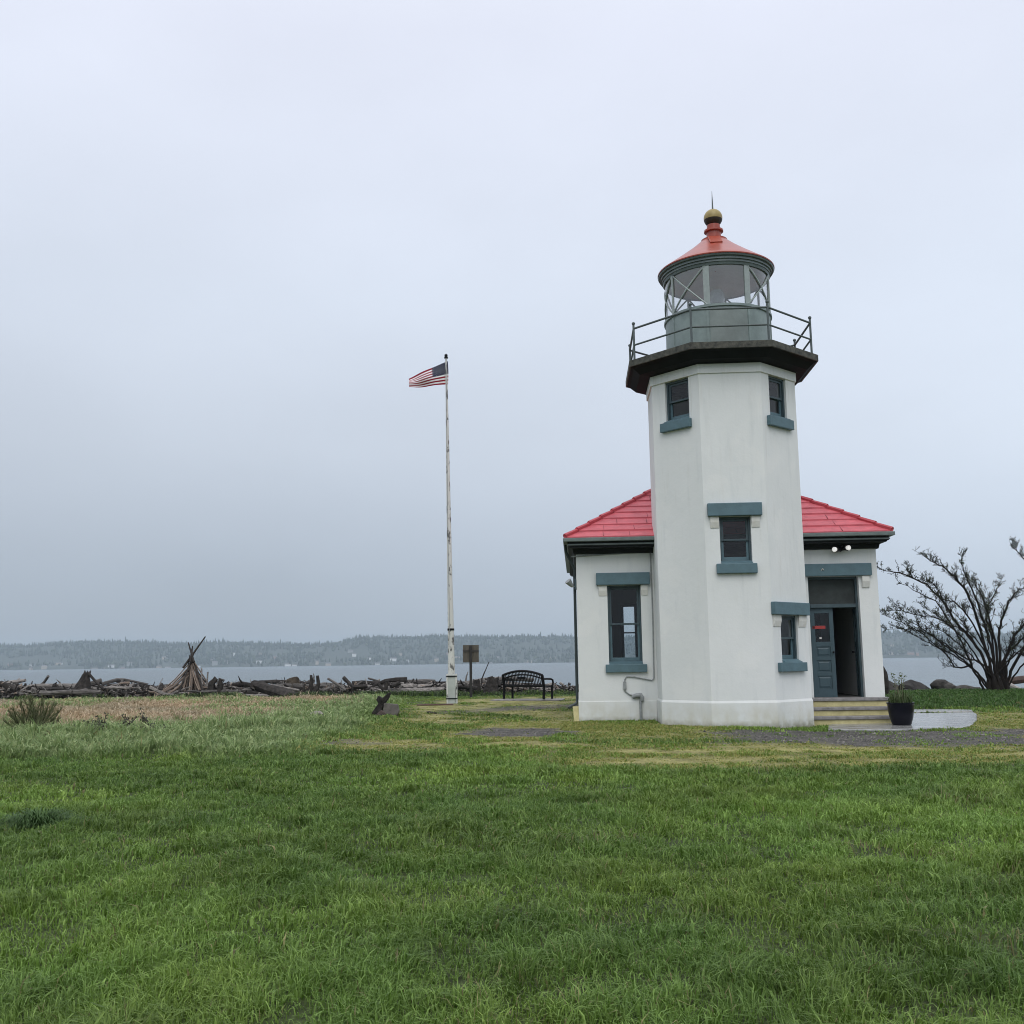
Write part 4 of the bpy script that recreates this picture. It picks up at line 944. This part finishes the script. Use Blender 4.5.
# stick shelter
TY = 43.3; ap_ = at(191.5, 655, TY); base_c = at(189, 699, TY); gz = lz(base_c.x, TY)
SH = tag(empty('driftwood_shelter', (base_c.x, TY, gz)), 'cone shaped shelter of pale driftwood poles leaning together on the beach', 'shelter')
rg2 = random.Random(17); k = TY / 1024
apx = Vector((ap_.x - base_c.x, 0, ap_.z - gz))
for i in range(84):
    a = 2 * math.pi * i / 84 + rg2.uniform(-.2, .2); rad = rg2.uniform(13, 33) * k
    if math.cos(a) < -.25: rad *= rg2.uniform(1.0, 1.55)
    f = Vector((rad * math.cos(a), rad * math.sin(a) * .8, rg2.uniform(-.05, .1))); tp = apx + Vector((rg2.uniform(-.12, .12), rg2.uniform(-.12, .12), rg2.uniform(-1.35, .12)))
    if math.cos(a) < -.5: tp.z -= rg2.uniform(.2, .8)
    mid = f.lerp(tp, .5) + Vector((rg2.uniform(-.05, .05), rg2.uniform(-.05, .05), -.10)); r0 = rg2.uniform(.022, .062)
    mb = MB(); mb.tube([f, mid, tp], [r0, r0 * .85, r0 * .6], 7, True, True, .15, rg2); mb.build('pole', WOODP if rg2.random() < .72 else WOODD, SH)
for (q0, q1, r0) in (((183, 668), (205.5, 636.5), .05), ((194, 662), (188.3, 642.5), .045), ((190.5, 662), (192.6, 646), .05)):
    a, b = at(*q0, TY - .2), at(*q1, TY + .2); mb = MB(); o_ = Vector(SH.location); mb.tube([a - o_, (a + b) / 2 - o_, b - o_], [r0, r0 * .85, r0 * .55], 7); mb.build('pole', WOODD, SH)

# things in the grass
p = gp(379, 715); k = p.y / 1024 * 1.15; G = tag(empty('broken_stump', p), 'split dark stump leaning beside its grey block on the grass', 'stump')
def slabm(pts, th, m, name):
    mb = MB(); n = len(pts); r_ = random.Random(len(name)); mb.add([(x * k, -th / 2 + r_.uniform(-.03, .03), z * k) for x, z in pts] + [(x * k * .94, th / 2 + r_.uniform(-.03, .03), z * k * .96) for x, z in pts], [tuple(range(n)), tuple(range(n, 2 * n))[::-1]] + [((i + 1) % n, i, n + i, n + (i + 1) % n) for i in range(n)]); mb.build(name, m, G, .02)
slabm([(-6, -1), (1, -1), (4, 8), (9, 15), (10.5, 19.5), (7.5, 18), (3.5, 14.5), (0, 16.5), (-2, 13), (0, 10), (-5, 3)], .36, WOODD, 'split_trunk')
slabm([(4, -1), (16, -1), (18, 3), (16.5, 9), (5, 10)], .5, mat('grey stump block', (.16, .145, .13), .85, col2=(.09, .08, .07), vscale=6, bump=.6), 'block')
slabm([(-4, -1.5), (8, -1.5), (7, 2), (3, 4.5), (0, 2)], .7, mat('brown root chunk', (.13, .095, .085), .85, col2=(.05, .04, .035), vscale=5, bump=.6), 'root_chunk')
def boulder(rx, ry, rz, seed, sub=3, amp=.28):
    import bmesh
    bm = bmesh.new(); bmesh.ops.create_icosphere(bm, subdivisions=sub, radius=1); r_ = random.Random(seed); off = Vector((r_.uniform(0, 50), r_.uniform(0, 50), r_.uniform(0, 50)))
    from mathutils import noise
    pl = [(Vector((r_.uniform(-1, 1), r_.uniform(-1, 1), r_.uniform(-.3, 1))).normalized(), r_.uniform(.50, .85)) for _ in range(12)]
    for v in bm.verts:
        for nrm, d in pl:
            e = v.co.dot(nrm) - d
            if e > 0: v.co -= nrm * e * .98
        v.co += v.co.normalized() * (noise.fractal(v.co * 1.6 + off, .8, 2.2, 5) * amp * .62 + noise.noise(v.co * 6 + off) * .045)
        v.co = Vector((v.co.x * rx, v.co.y * ry, v.co.z * rz))
    mb = MB(); bm.verts.index_update(); mb.add([v.co[:] for v in bm.verts], [[v.index for v in f.verts] for f in bm.faces], False); bm.free(); return mb
p = gp(317, 720); single('flat_stone', boulder(.24, .2, .09, 3), mat('pale stone', (.30, .27, .24), .8, col2=(.16, .14, .12), vscale=5, bump=.5), 'flat pale stone lying in the long grass', 'stone', (p.x, p.y, p.z + .16))
p = gp(431, 713.5); single('flat_stone', boulder(.20, .12, .05, 5), WOODD, 'dark flat chunk of wood on the mossy turf near the flagpole', 'wood chunk', (p.x, p.y, p.z + .02))
mb = MB(); mb.box(-.95, .25, -.10, .10, 0, .045); p = gp(446, 705); single('plank', mb, mat('reddish plank', (.14, .085, .07), .8, var=.4), 'reddish brown plank lying at the foot of the flagpole', 'plank', (p.x, p.y - .1, p.z), R(4), bevel=.008)
# boulders behind the path
bl = [(886, 689, 12, 8, 'dark boulder nearest the right wall of the wing'), (912, 690, 17, 10, 'largest long dark boulder behind the potted plant'), (941, 690, 12, 9, 'pointed dark boulder right of the largest one'), (963, 692, 13, 7, 'low dark boulder between the pointed one and the tree'), (975, 693, 9, 6, 'small rounded boulder left of the bare tree trunk'),
      (900, 695, 10, 5, 'small rock in front of the largest boulder, left one'), (925, 696, 9, 4.5, 'small rock in front of the largest boulder, right one'), (950, 696, 10, 4, 'small flat rock in front of the pointed boulder')]
for i, (px, py, w, h, lab) in enumerate(bl):
    Yb = 41.5 + .25 * i if i < 5 else 39.6; c = at(px, py, Yb); k = Yb / 1024; single('boulder', boulder(w * k * 1.25, w * k, h * k * 1.45, 40 + i), ROCK, lab, 'boulder', (c.x, Yb, c.z), rg.uniform(-.2, .2))
for i in range(26):                                               # the bank goes on behind the building and past the tree
    px = [650, 690, 730, 770, 810, 845, 868][i] if i < 7 else 1030 + (i - 7) * 9; Yb = 42.5 + rg.uniform(-.8, 1.5); c = at(px, 694, Yb); w = rg.uniform(.35, .6)
    if i < 7: continue
    single('boulder', boulder(w, w * .8, w * .6, 80 + i), ROCK, 'boulder of the bank right of the bare tree', 'boulder', (c.x, Yb, lz(c.x, Yb) + .15))['group'] = 'boulders past the tree'
stick((1003, 683), (1060, 673), 43, 44, .15, .13, mat('reddish log', (.10, .055, .042), .85, col2=(.035, .025, .021), vscale=5, bump=.6), 'reddish brown log lying behind the bare tree at right', 51, 'driftwood_log')
stick((1007, 684), (1030, 695), 41.5, 41, .10, .09, mat('bleached log', (.42, .39, .36), .8, var=.3, vscale=6, bump=.4), 'pale bleached log slanting down right of the tree trunk', 52, 'driftwood_log')
p = gp(887, 700); mb = MB(); mb.tube([(0, 0, -.2), (.02, 0, .35), (-.03, 0, .62), (0, 0, .8), (-.06, 0, 1.02)], [.13, .12, .11, .08, .03], 8, True, True, .25, random.Random(8)); single('weathered_stub', mb, WOODD, 'dark upright wooden stub at the right edge of the wing', 'post', (at(886, 690, 36).x, 36, lz(13, 36)))

# ================================================================== TREE, SHRUBS
def bare_tree():
    Yt = 37.5; b0 = at(996, 692, Yt); gz = lz(b0.x, Yt); root = tag(empty('bare_tree', (b0.x, Yt, gz)), 'bare many stemmed tree leaning left with small green buds', 'tree')
    O = Vector((b0.x, Yt, gz)); rg = random.Random(77)
    pc = lambda x, y: (860 + x / 6.024, 530 + y / 6.024)
    stems = [
        ([(735, 975), (700, 900), (650, 830), (600, 720), (500, 560), (410, 435), (300, 385), (165, 318)], .075, -.5, -1.0),
        ([(650, 815), (600, 828), (560, 826), (500, 742), (400, 655), (330, 603), (240, 560), (150, 523)], .05, -.5, -.2),
        ([(810, 960), (745, 760), (680, 650), (600, 560), (520, 420), (440, 325), (300, 255), (200, 235), (115, 193)], .10, 0, .9),
        ([(820, 950), (770, 730), (700, 480), (640, 350), (590, 280), (520, 215), (450, 180), (410, 143)], .10, .1, .5),
        ([(840, 950), (790, 700), (740, 560), (690, 440), (630, 330), (580, 230), (560, 175)], .09, .2, -.7),
        ([(700, 700), (640, 615), (560, 560), (450, 518), (380, 510), (300, 478), (220, 478), (150, 482)], .045, .1, 1.2),
        ([(760, 730), (690, 600), (620, 500), (540, 440), (460, 420), (390, 330), (250, 300), (215, 245)], .05, 0, -1.2),
        ([(850, 950), (830, 700), (800, 560), (770, 450), (740, 370), (700, 310), (665, 280)], .085, .3, .3),
        ([(860, 950), (835, 650), (850, 550), (885, 430), (930, 370), (990, 340), (1060, 300)], .09, .2, -.4),
        ([(870, 960), (860, 800), (900, 740), (985, 665), (1080, 600), (1200, 520), (1300, 400)], .09, .0, .6),
        ([(880, 950), (880, 780), (930, 640), (1000, 560), (1090, 470), (1150, 330), (1180, 180)], .10, .2, 0),
        ([(870, 950), (870, 820), (905, 735), (960, 762), (1030, 760), (1120, 700)], .06, -.3, -.6),
        ([(885, 960), (920, 850), (1010, 700), (1060, 520), (1080, 350), (1040, 200), (985, 120), (962, 80)], .10, .3, .5),
        ([(790, 830), (720, 790), (650, 770), (560, 700), (480, 640), (400, 600), (300, 596), (195, 588)], .05, .3, .9),
        ([(845, 900), (815, 640), (790, 520), (830, 420), (880, 350), (920, 290)], .07, .5, .9),
    ]
    for _ in range(8):
        q = [(rg.uniform(770, 900), 955)]; a = R(rg.uniform(-66, 44)); L = rg.uniform(520, 760); n_ = 6; ca_ = a * .35
        for i_ in range(n_):
            ca_ += (a * 1.15 - ca_) * .35 + rg.uniform(-.10, .10); q.append((q[-1][0] + math.sin(ca_) * L / n_, max(170 + 1.1 * max(0, q[-1][0] - 620), q[-1][1] - math.cos(ca_) * L / n_)))
        stems.append((q, rg.uniform(.04, .065), rg.uniform(-.3, .3), rg.uniform(-1.6, 1.6)))
    lf = MB()
    def twig(mb, p, d, L, r, depth, leafy):
        n = 5; pts = [p.copy()]; q = p.copy(); dd = d.copy()
        for i in range(n):
            dd = (dd + Vector((rg.uniform(-1, 1), rg.uniform(-1, 1), rg.uniform(-.8, 1))) * .24).normalized(); q = q + dd * L / n; pts.append(q.copy())
        mb.tube(pts, [max(.0056, r * (1 - .75 * i / n)) for i in range(n + 1)], 5 if r > .012 else 4, False)
        if depth < 2:
            for _ in range(rg.randint(4, 6) if depth == 0 else rg.randint(1, 3)):
                i = rg.randint(1, n); e = (dd * .55 + Vector((rg.uniform(-1, 1), rg.uniform(-1, 1), rg.uniform(-.5, 1.1))) * .8).normalized()
                twig(mb, pts[i], e, L * rg.uniform(.3, .6), r * .55, depth + 1, leafy)
        for i in range(1, n + 1):
            for _ in range(1 if rg.random() < (.26 if leafy else .10) else 0):
                c = pts[i] + Vector((rg.uniform(-1, 1), rg.uniform(-1, 1), rg.uniform(-1, 1))) * .04
                a = Vector((rg.uniform(-1, 1), rg.uniform(-1, 1), rg.uniform(-1, 1))).normalized() * rg.uniform(.012, .026); b = a.orthogonal().normalized() * .009
                lf.add([c - a, c + b, c + a, c - b], [(0, 1, 2, 3)])
    for k_, (pl, r0, y0, y1) in enumerate(stems):
        n = len(pl); P_ = []
        for i, q in enumerate(pl):
            t_ = i / (n - 1); P_.append(at(*pc(*q), Yt) - O + Vector((0, y0 * .4 + (y1 - y0 * .4) * t_ ** 1.3, 0)))
        for a_ in (0,): 
            if pl[0][1] > 880: P_[0].z = min(P_[0].z, -.05)
        # finer, gnarled polyline
        pts, rad = [], []
        for i in range(n - 1):
            for j in range(4):
                t_ = j / 4; w = P_[i].lerp(P_[i + 1], t_); g_ = .025 if (i or j) else 0
                pts.append(w + Vector((rg.uniform(-g_, g_), rg.uniform(-g_, g_), rg.uniform(-g_, g_)))); f = (i + t_) / (n - 1); rad.append(max(.007, r0 * .54 * (1 - f) ** .85 + .006))
        pts.append(P_[-1]); rad.append(.005)
        mb = MB(); mb.tube(pts, rad, 8, True, True, .12, rg)
        for i in range(5, len(pts)):
            f = i / len(pts)
            if f < (.22 if k_ < 15 else .5): continue
            d = (pts[i] - pts[i - 1]).normalized()
            for _ in range(rg.choice([1, 2, 2, 3])):
                e = (d * .8 + Vector((rg.uniform(-1, 1), rg.uniform(-1, 1), rg.uniform(-.35, 1.3))) * .75).normalized()
                twig(mb, pts[i], e, rg.uniform(.14, .50) * (1.15 - .5 * f), max(.006, rad[i] * .42), 0, f > .3 and k_ not in (2, 0) or rg.random() < .3)
        mb.build('limb', BARK, root)
    mb = MB(); st = [(.02, 0, .19), (-.20, .0, .13), (.19, .05, .17), (.34, -.05, .13), (-.05, -.12, .15), (.12, -.14, .13)]
    for x, y, r_ in st: mb.tube([(x * 1.25, y * 1.2, -.25), (x, y, .12), (x * .9 - .03, y, .34), (x * .85 - .06, y, .58)], [r_ * 1.1, r_ * .85, r_ * .66, r_ * .2], 14, True, True, .26, rg)
    mb.build('trunk', BARK, root); lf.build('buds', LEAF, root)
bare_tree()

def broom():
    p = gp(33, 735); root = tag(empty('shrub', p), 'small wispy green broom shrub with dark stems in the dry grass at left', 'shrub'); rg = random.Random(5); st, fo = MB(), MB()
    for i in range(46):
        a = rg.uniform(0, 6.283); sp_ = rg.uniform(.05, .62); h = rg.uniform(.30, .78) * (1.15 - sp_ * .6); b = Vector((rg.uniform(-.08, .08), rg.uniform(-.08, .08), -.05)); tp = Vector((sp_ * math.cos(a), sp_ * math.sin(a), h)); mid = b.lerp(tp, .5) + Vector((rg.gauss(0, .05), rg.gauss(0, .05), rg.uniform(-.08, .04)))
        st.tube([b, mid, tp], [.010, .007, .003], 5)
        for j in range(85):
            t_ = rg.uniform(.42, 1.0); c = mid.lerp(tp, (t_ - .42) / .58); d = (tp - mid).normalized() * .25 + Vector((rg.gauss(0, .5), rg.gauss(0, .5), rg.uniform(.1, 1.2))); d.normalize(); L = rg.uniform(.05, .20); w = d.orthogonal().normalized() * .0042
            fo.add([c - w, c + w, c + d * L], [(0, 1, 2)])
    st.build('stems', BARK, root); fo.build('foliage', mat('broom green', (.125, .140, .055), .7, var=.4, vscale=12), root)
broom()
def bramble():
    p = gp(118, 734); root = tag(empty('bramble', p), 'low dark tangle of bare brambles in the grass left of centre', 'bramble'); rg = random.Random(9); st, fo = MB(), MB()
    for i in range(48):
        x, y = rg.gauss(0, .42), rg.gauss(0, .15); pts = [Vector((x, y, -.03))]; d = Vector((rg.uniform(-1, 1), rg.uniform(-.5, .5), rg.uniform(.3, 1.0))).normalized()
        for j in range(4): d = (d + Vector((rg.uniform(-.5, .5), rg.uniform(-.4, .4), -.25))).normalized(); pts.append(pts[-1] + d * rg.uniform(.07, .14))
        for q in pts[1:]: q.z = max(q.z, .02) + .08
        st.tube(pts, [.014, .012, .010, .008, .005], 5)
        for q in pts[1:]:
            for _ in range(3):
                c = q + Vector((rg.uniform(-.06, .06), rg.uniform(-.06, .06), rg.uniform(-.03, .06))); a = Vector((rg.uniform(-1, 1), rg.uniform(-1, 1), rg.uniform(-1, 1))).normalized() * .03; b = a.orthogonal().normalized() * .02; fo.add([c - a, c + b, c + a, c - b], [(0, 1, 2, 3)])
    st.build('stems', mat('bramble cane', (.045, .025, .022), .8, var=.4), root); fo.build('leaves', mat('dull bramble leaf', (.040, .045, .022), .7, var=.5, vscale=15), root)
bramble()

# ================================================================== GRASS (nobody could count the blades)
def blades(rg, n, y0, y1, xk, xm):
    y = np.sqrt(rg.uniform(y0 ** 2, y1 ** 2, n)); x = rg.uniform(-1, 1, n) * (xk * y + xm); return x, y
def grass():
    rg = np.random.default_rng(12)
    xs, ys, ws = [], [], []
    for (y0, y1, dens, w) in ((2.2, 5.5, 6200, .0032), (5.5, 8, 5200, .0038), (8, 12, 3300, .0050), (12, 17, 1900, .0075), (17, 26, 1150, .010), (26, 45, 420, .015)):
        xk, xm = .56, 5.0; area = (y1 ** 2 - y0 ** 2) * xk + 2 * xm * (y1 - y0); n = int(area * dens)
        x, y = blades(rg, n, y0, y1, xk, xm); xs.append(x); ys.append(y); ws.append(np.full(n, w))
    x, y, w = map(np.concatenate, (xs, ys, ws))
    gr, mo, me_, dr = m_gravel(x, y), m_moss(x, y), m_meadow(x, y), m_dry(x, y)
    clump = fbm(x * 3.1, y * 2.4, 81, 4); big = fbm(x * .5, y * .5, 85, 3); fine = vnoise(x * 9, y * 9, 88)
    bare = ss(.60, .72, fbm(x * 1.1 + 7, y * 1.1, 90, 4)) * ss(-1, 3, x) * (1 - ss(9, 14, y)) * .75
    keep = (rg.random(len(x)) > np.clip(gr * 1.05, 0, .97)) & ~m_built(x, y) & ~in_poly(x, y, SLABP) & ~in_poly(x, y, SL2P) & (rg.random(len(x)) > bare)
    keep &= (np.abs(x) < .56 * y + 1.6) | (rg.random(len(x)) < .6)
    keep &= np.hypot(x - fp.x, y - fp.y) > .25
    keep &= np.hypot(x - BEN.location.x, y - BEN.location.y) > 1.0
    keep &= (rg.random(len(x)) < .58 + 1.5 * (clump - .42))
    x, y, w, gr, mo, me_, dr, clump, big, fine = [a[keep] for a in (x, y, w, gr, mo, me_, dr, clump, big, fine)]; n = len(x)
    tuft = ss(.58, .72, vnoise(x * 1.9 + 3, y * 1.6, 121)) * (1 - mo) * (1 - gr); sp2 = vnoise(x * 5.5, y * 5.5, 123)
    H = (.042 + .040 * ss(.36, .66, clump) + .028 * ss(.5, .85, sp2) + .034 * tuft * fine) * (.9 + .2 * big) * rg.uniform(.45, 1.45, n)
    broad = rg.random(n) < .04
    H = H * (1 - .72 * mo) * (1 - .5 * gr) * (1 + 1.25 * me_ * (1 - .2 * dr)) * (1 + .5 * me_ * ss(.45, .7, fbm(x * .9, y * .7, 141)))
    lx, ly = to_local(x, y)
    H = np.where((x > 9.5) & (y > 30.5), rg.uniform(.05, .15, n), H); H = np.where((x > 9.5) & (y > 39), rg.uniform(.02, .07, n), H)                       # long grass on the bank
    wall_strip = (np.abs(lx) < 4.1) & (ly < .75) & (ly > -2.1); H = np.where(wall_strip, H * .6 + .03, H)
    H = H * (1 - .42 * ss(27, 34, y) * (x < 6)); H = np.where((y > 41.2) & (x < 6), rg.uniform(.05, .20, n) * (.4 + 1.2 * ss(.4, .65, fbm(x * .7, y * .2, 111))), H)
    az = rg.uniform(0, 2 * np.pi, n); az = np.where(rg.random(n) < .25 + .35 * tuft, 6.283 * fbm(x * 3.2, y * 3.2, 95, 3) * 2.2 + rg.normal(0, .5, n), az)
    lean = H * np.clip(rg.normal(.85, .4, n), .05, 1.9)
    ca, sa = np.cos(az), np.sin(az); wa = az + np.pi / 2 + rg.normal(0, .5, n); wx, wy = np.cos(wa), np.sin(wa)
    ww = w * np.where(broad, 2.3, 1.0) * rg.uniform(.6, 1.35, n) * (1 + .25 * me_); z = land(x, y) - .008
    B = np.stack([x, y, z], -1); Wv = np.stack([wx * ww, wy * ww, 0 * ww], -1)
    M = np.stack([x + ca * lean * .35, y + sa * lean * .35, z + H * .62], -1)
    Tt = np.stack([x + ca * lean, y + sa * lean, z + H * np.clip(rg.uniform(.75, 1.05, n) - .18 * (lean / H) ** 2, .25, 1)], -1)
    V = np.stack([B - Wv, B + Wv, M + Wv * .75, M - Wv * .75, Tt], 1).reshape(-1, 3)
    b0 = np.arange(n)[:, None] * 5; Qd = b0 + np.array([[0, 1, 2, 3]]); Tr = b0 + np.array([[3, 2, 4]])
    tn = rg.random(n)[:, None] ** 1.5; patch = np.clip((fbm(x * .35, y * .35, 99, 3) - .5) * 3 + .5, 0, 1)[:, None]; ck = np.clip(clump, 0, 1)[:, None]
    lawn = (np.array([.086, .170, .019]) * (1 - tn) + np.array([.290, .440, .105]) * tn) * (.86 + .22 * patch) * np.array([1, 1, 1])
    lawn = lawn * (1 - .10 * (1 - patch)) + np.array([.018, .012, .0]) * patch
    hue = np.clip((fbm(x * 1.4, y * 1.2, 131, 3) - .5) * 3.2, -1, 1)[:, None]; lawn = lawn * (1 + hue * np.array([.09, .025, -.03])) * (1 - .16 * tuft[:, None])                                              # lusher, darker tufts
    meadow = np.array([.175, .265, .090]) * (1 - tn) + np.array([.42, .49, .23]) * tn
    dry = np.array([.36, .285, .18]) * (1 - tn) + np.array([.585, .48, .335]) * tn
    moss = np.array([.235, .25, .058]) * (1 - tn) + np.array([.43, .405, .14]) * tn
    right = ((x > 9.5) & (y > 30.5))[:, None]
    col = lawn * (1 - me_[:, None]) + meadow * me_[:, None]
    dmix = (rg.random(n) < dr * (.30 + .75 * ss(.32, .60, fbm(x * .45, y * .30, 151))))[:, None]; dry = dry * (1 + .16 * np.clip((fbm(x * .6, y * .4, 153) - .5) * 4, -1, 1)[:, None] * np.array([1, .55, .35])); col = np.where(dmix, dry, col)
    mmix = (rg.random(n) < mo * .9)[:, None]; col = np.where(mmix, moss, col)
    straw = (rg.random(n) < .018 + .14 * bare[keep] * 2)[:, None]; col = np.where(straw, np.array([.25, .225, .10]) * (.6 + .7 * tn), col)
    weed = ((y > 41.0) & (x < 6) & (rg.random(n) < .8))[:, None]; col = np.where(weed, np.array([.055, .085, .030]) * (.6 + .9 * tn), col)
    col = np.where(right & ~straw, np.array([.07, .14, .03]) * (.7 + .8 * tn), col)
    m = bpy.data.materials.new('grass blade'); nd, l, b = nodes(m); a = nd.new('ShaderNodeAttribute'); a.attribute_name = 'tint'
    l.new(a.outputs['Color'], b.inputs['Base Color']); b.inputs['Roughness'].default_value = .55; b.inputs['Specular IOR Level'].default_value = .3
    tl = nd.new('ShaderNodeBsdfTranslucent'); l.new(a.outputs['Color'], tl.inputs['Color']); mx = nd.new('ShaderNodeMixShader'); mx.inputs[0].default_value = .30
    out = nd['Material Output']; l.new(b.outputs[0], mx.inputs[1]); l.new(tl.outputs[0], mx.inputs[2]); l.new(mx.outputs[0], out.inputs['Surface'])
    o = np_mesh('grass', V, Tr, m, {'tint': np.repeat(col, 5, 0)}, quads=Qd); o['kind'] = 'stuff'; o['label'] = 'wet green lawn with long and dry grass beyond'
    print('blades', n)
grass()

def tussock():
    p = gp(38, 828); root = tag(empty('grass_tussock', p), 'dark drooping grass tussock in the lawn at left', 'grass tussock'); rg = random.Random(6); fo = MB()
    for i in range(800):
        a = rg.uniform(0, 6.283); r_ = abs(rg.gauss(0, .15)); x, y = r_ * 1.3 * math.cos(a), r_ * math.sin(a); k_ = max(.25, 1 - (r_ / .42) ** 1.5); h = rg.uniform(.07, .19) * k_; L = rg.uniform(.08, .34); a2 = a + rg.gauss(0, .8); dx, dy = math.cos(a2), math.sin(a2); w = rg.uniform(.0025, .0045)
        q = [Vector((x, y, -.02)), Vector((x + dx * L * .3, y + dy * L * .3, h * .75)), Vector((x + dx * L * .68, y + dy * L * .68, h * .95)), Vector((x + dx * L, y + dy * L, h * rg.uniform(.25, .85)))]; o_ = Vector((-dy * w, dx * w, 0))
        fo.add([q[0] - o_, q[0] + o_, q[1] + o_, q[1] - o_, q[2] + o_ * .8, q[2] - o_ * .8, q[3]], [(0, 1, 2, 3), (3, 2, 4, 5), (5, 4, 6)])
    fo.build('blades', mat('tussock blade', (.075, .145, .040), .6, var=.55, vscale=30, spec=.2), root)
tussock()

def pebbles():
    rg = np.random.default_rng(8); N = 26000
    x = rg.uniform(-5, 14, N); y = rg.uniform(17, 34, N); g_ = m_gravel(x, y); k_ = (rg.random(N) < g_) & ~m_built(x, y) & ~in_poly(x, y, SLABP) & ~in_poly(x, y, SL2P); x, y = x[k_], y[k_]; n = len(x)
    r_ = rg.uniform(.006, .020, n) * (1 + 1.2 * (rg.random(n) < .04)); z = land(x, y)
    d = np.array([[1, 0, 0], [0, 1, 0], [-1, 0, 0], [0, -1, 0], [0, 0, .7], [0, 0, -.5]]); V = (np.stack([x, y, z + r_ * .25], -1)[:, None, :] + d[None] * r_[:, None, None] * rg.uniform(.7, 1.3, (n, 6, 1))).reshape(-1, 3)
    Fq = np.array([[0, 1, 4], [1, 2, 4], [2, 3, 4], [3, 0, 4], [1, 0, 5], [2, 1, 5], [3, 2, 5], [0, 3, 5]]); F = (np.arange(n)[:, None, None] * 6 + Fq[None]).reshape(-1, 3)
    c = np.array([.125, .116, .104]) * rg.uniform(.2, 2.2, n)[:, None]
    m = bpy.data.materials.new('pebble'); nd, l, b = nodes(m); a = nd.new('ShaderNodeAttribute'); a.attribute_name = 'tint'; l.new(a.outputs['Color'], b.inputs['Base Color']); b.inputs['Roughness'].default_value = .6
    o = np_mesh('gravel', V, F, m, {'tint': np.repeat(c, 6, 0)}); o['kind'] = 'stuff'; o['label'] = 'grey wet gravel in front of the lighthouse'
pebbles()
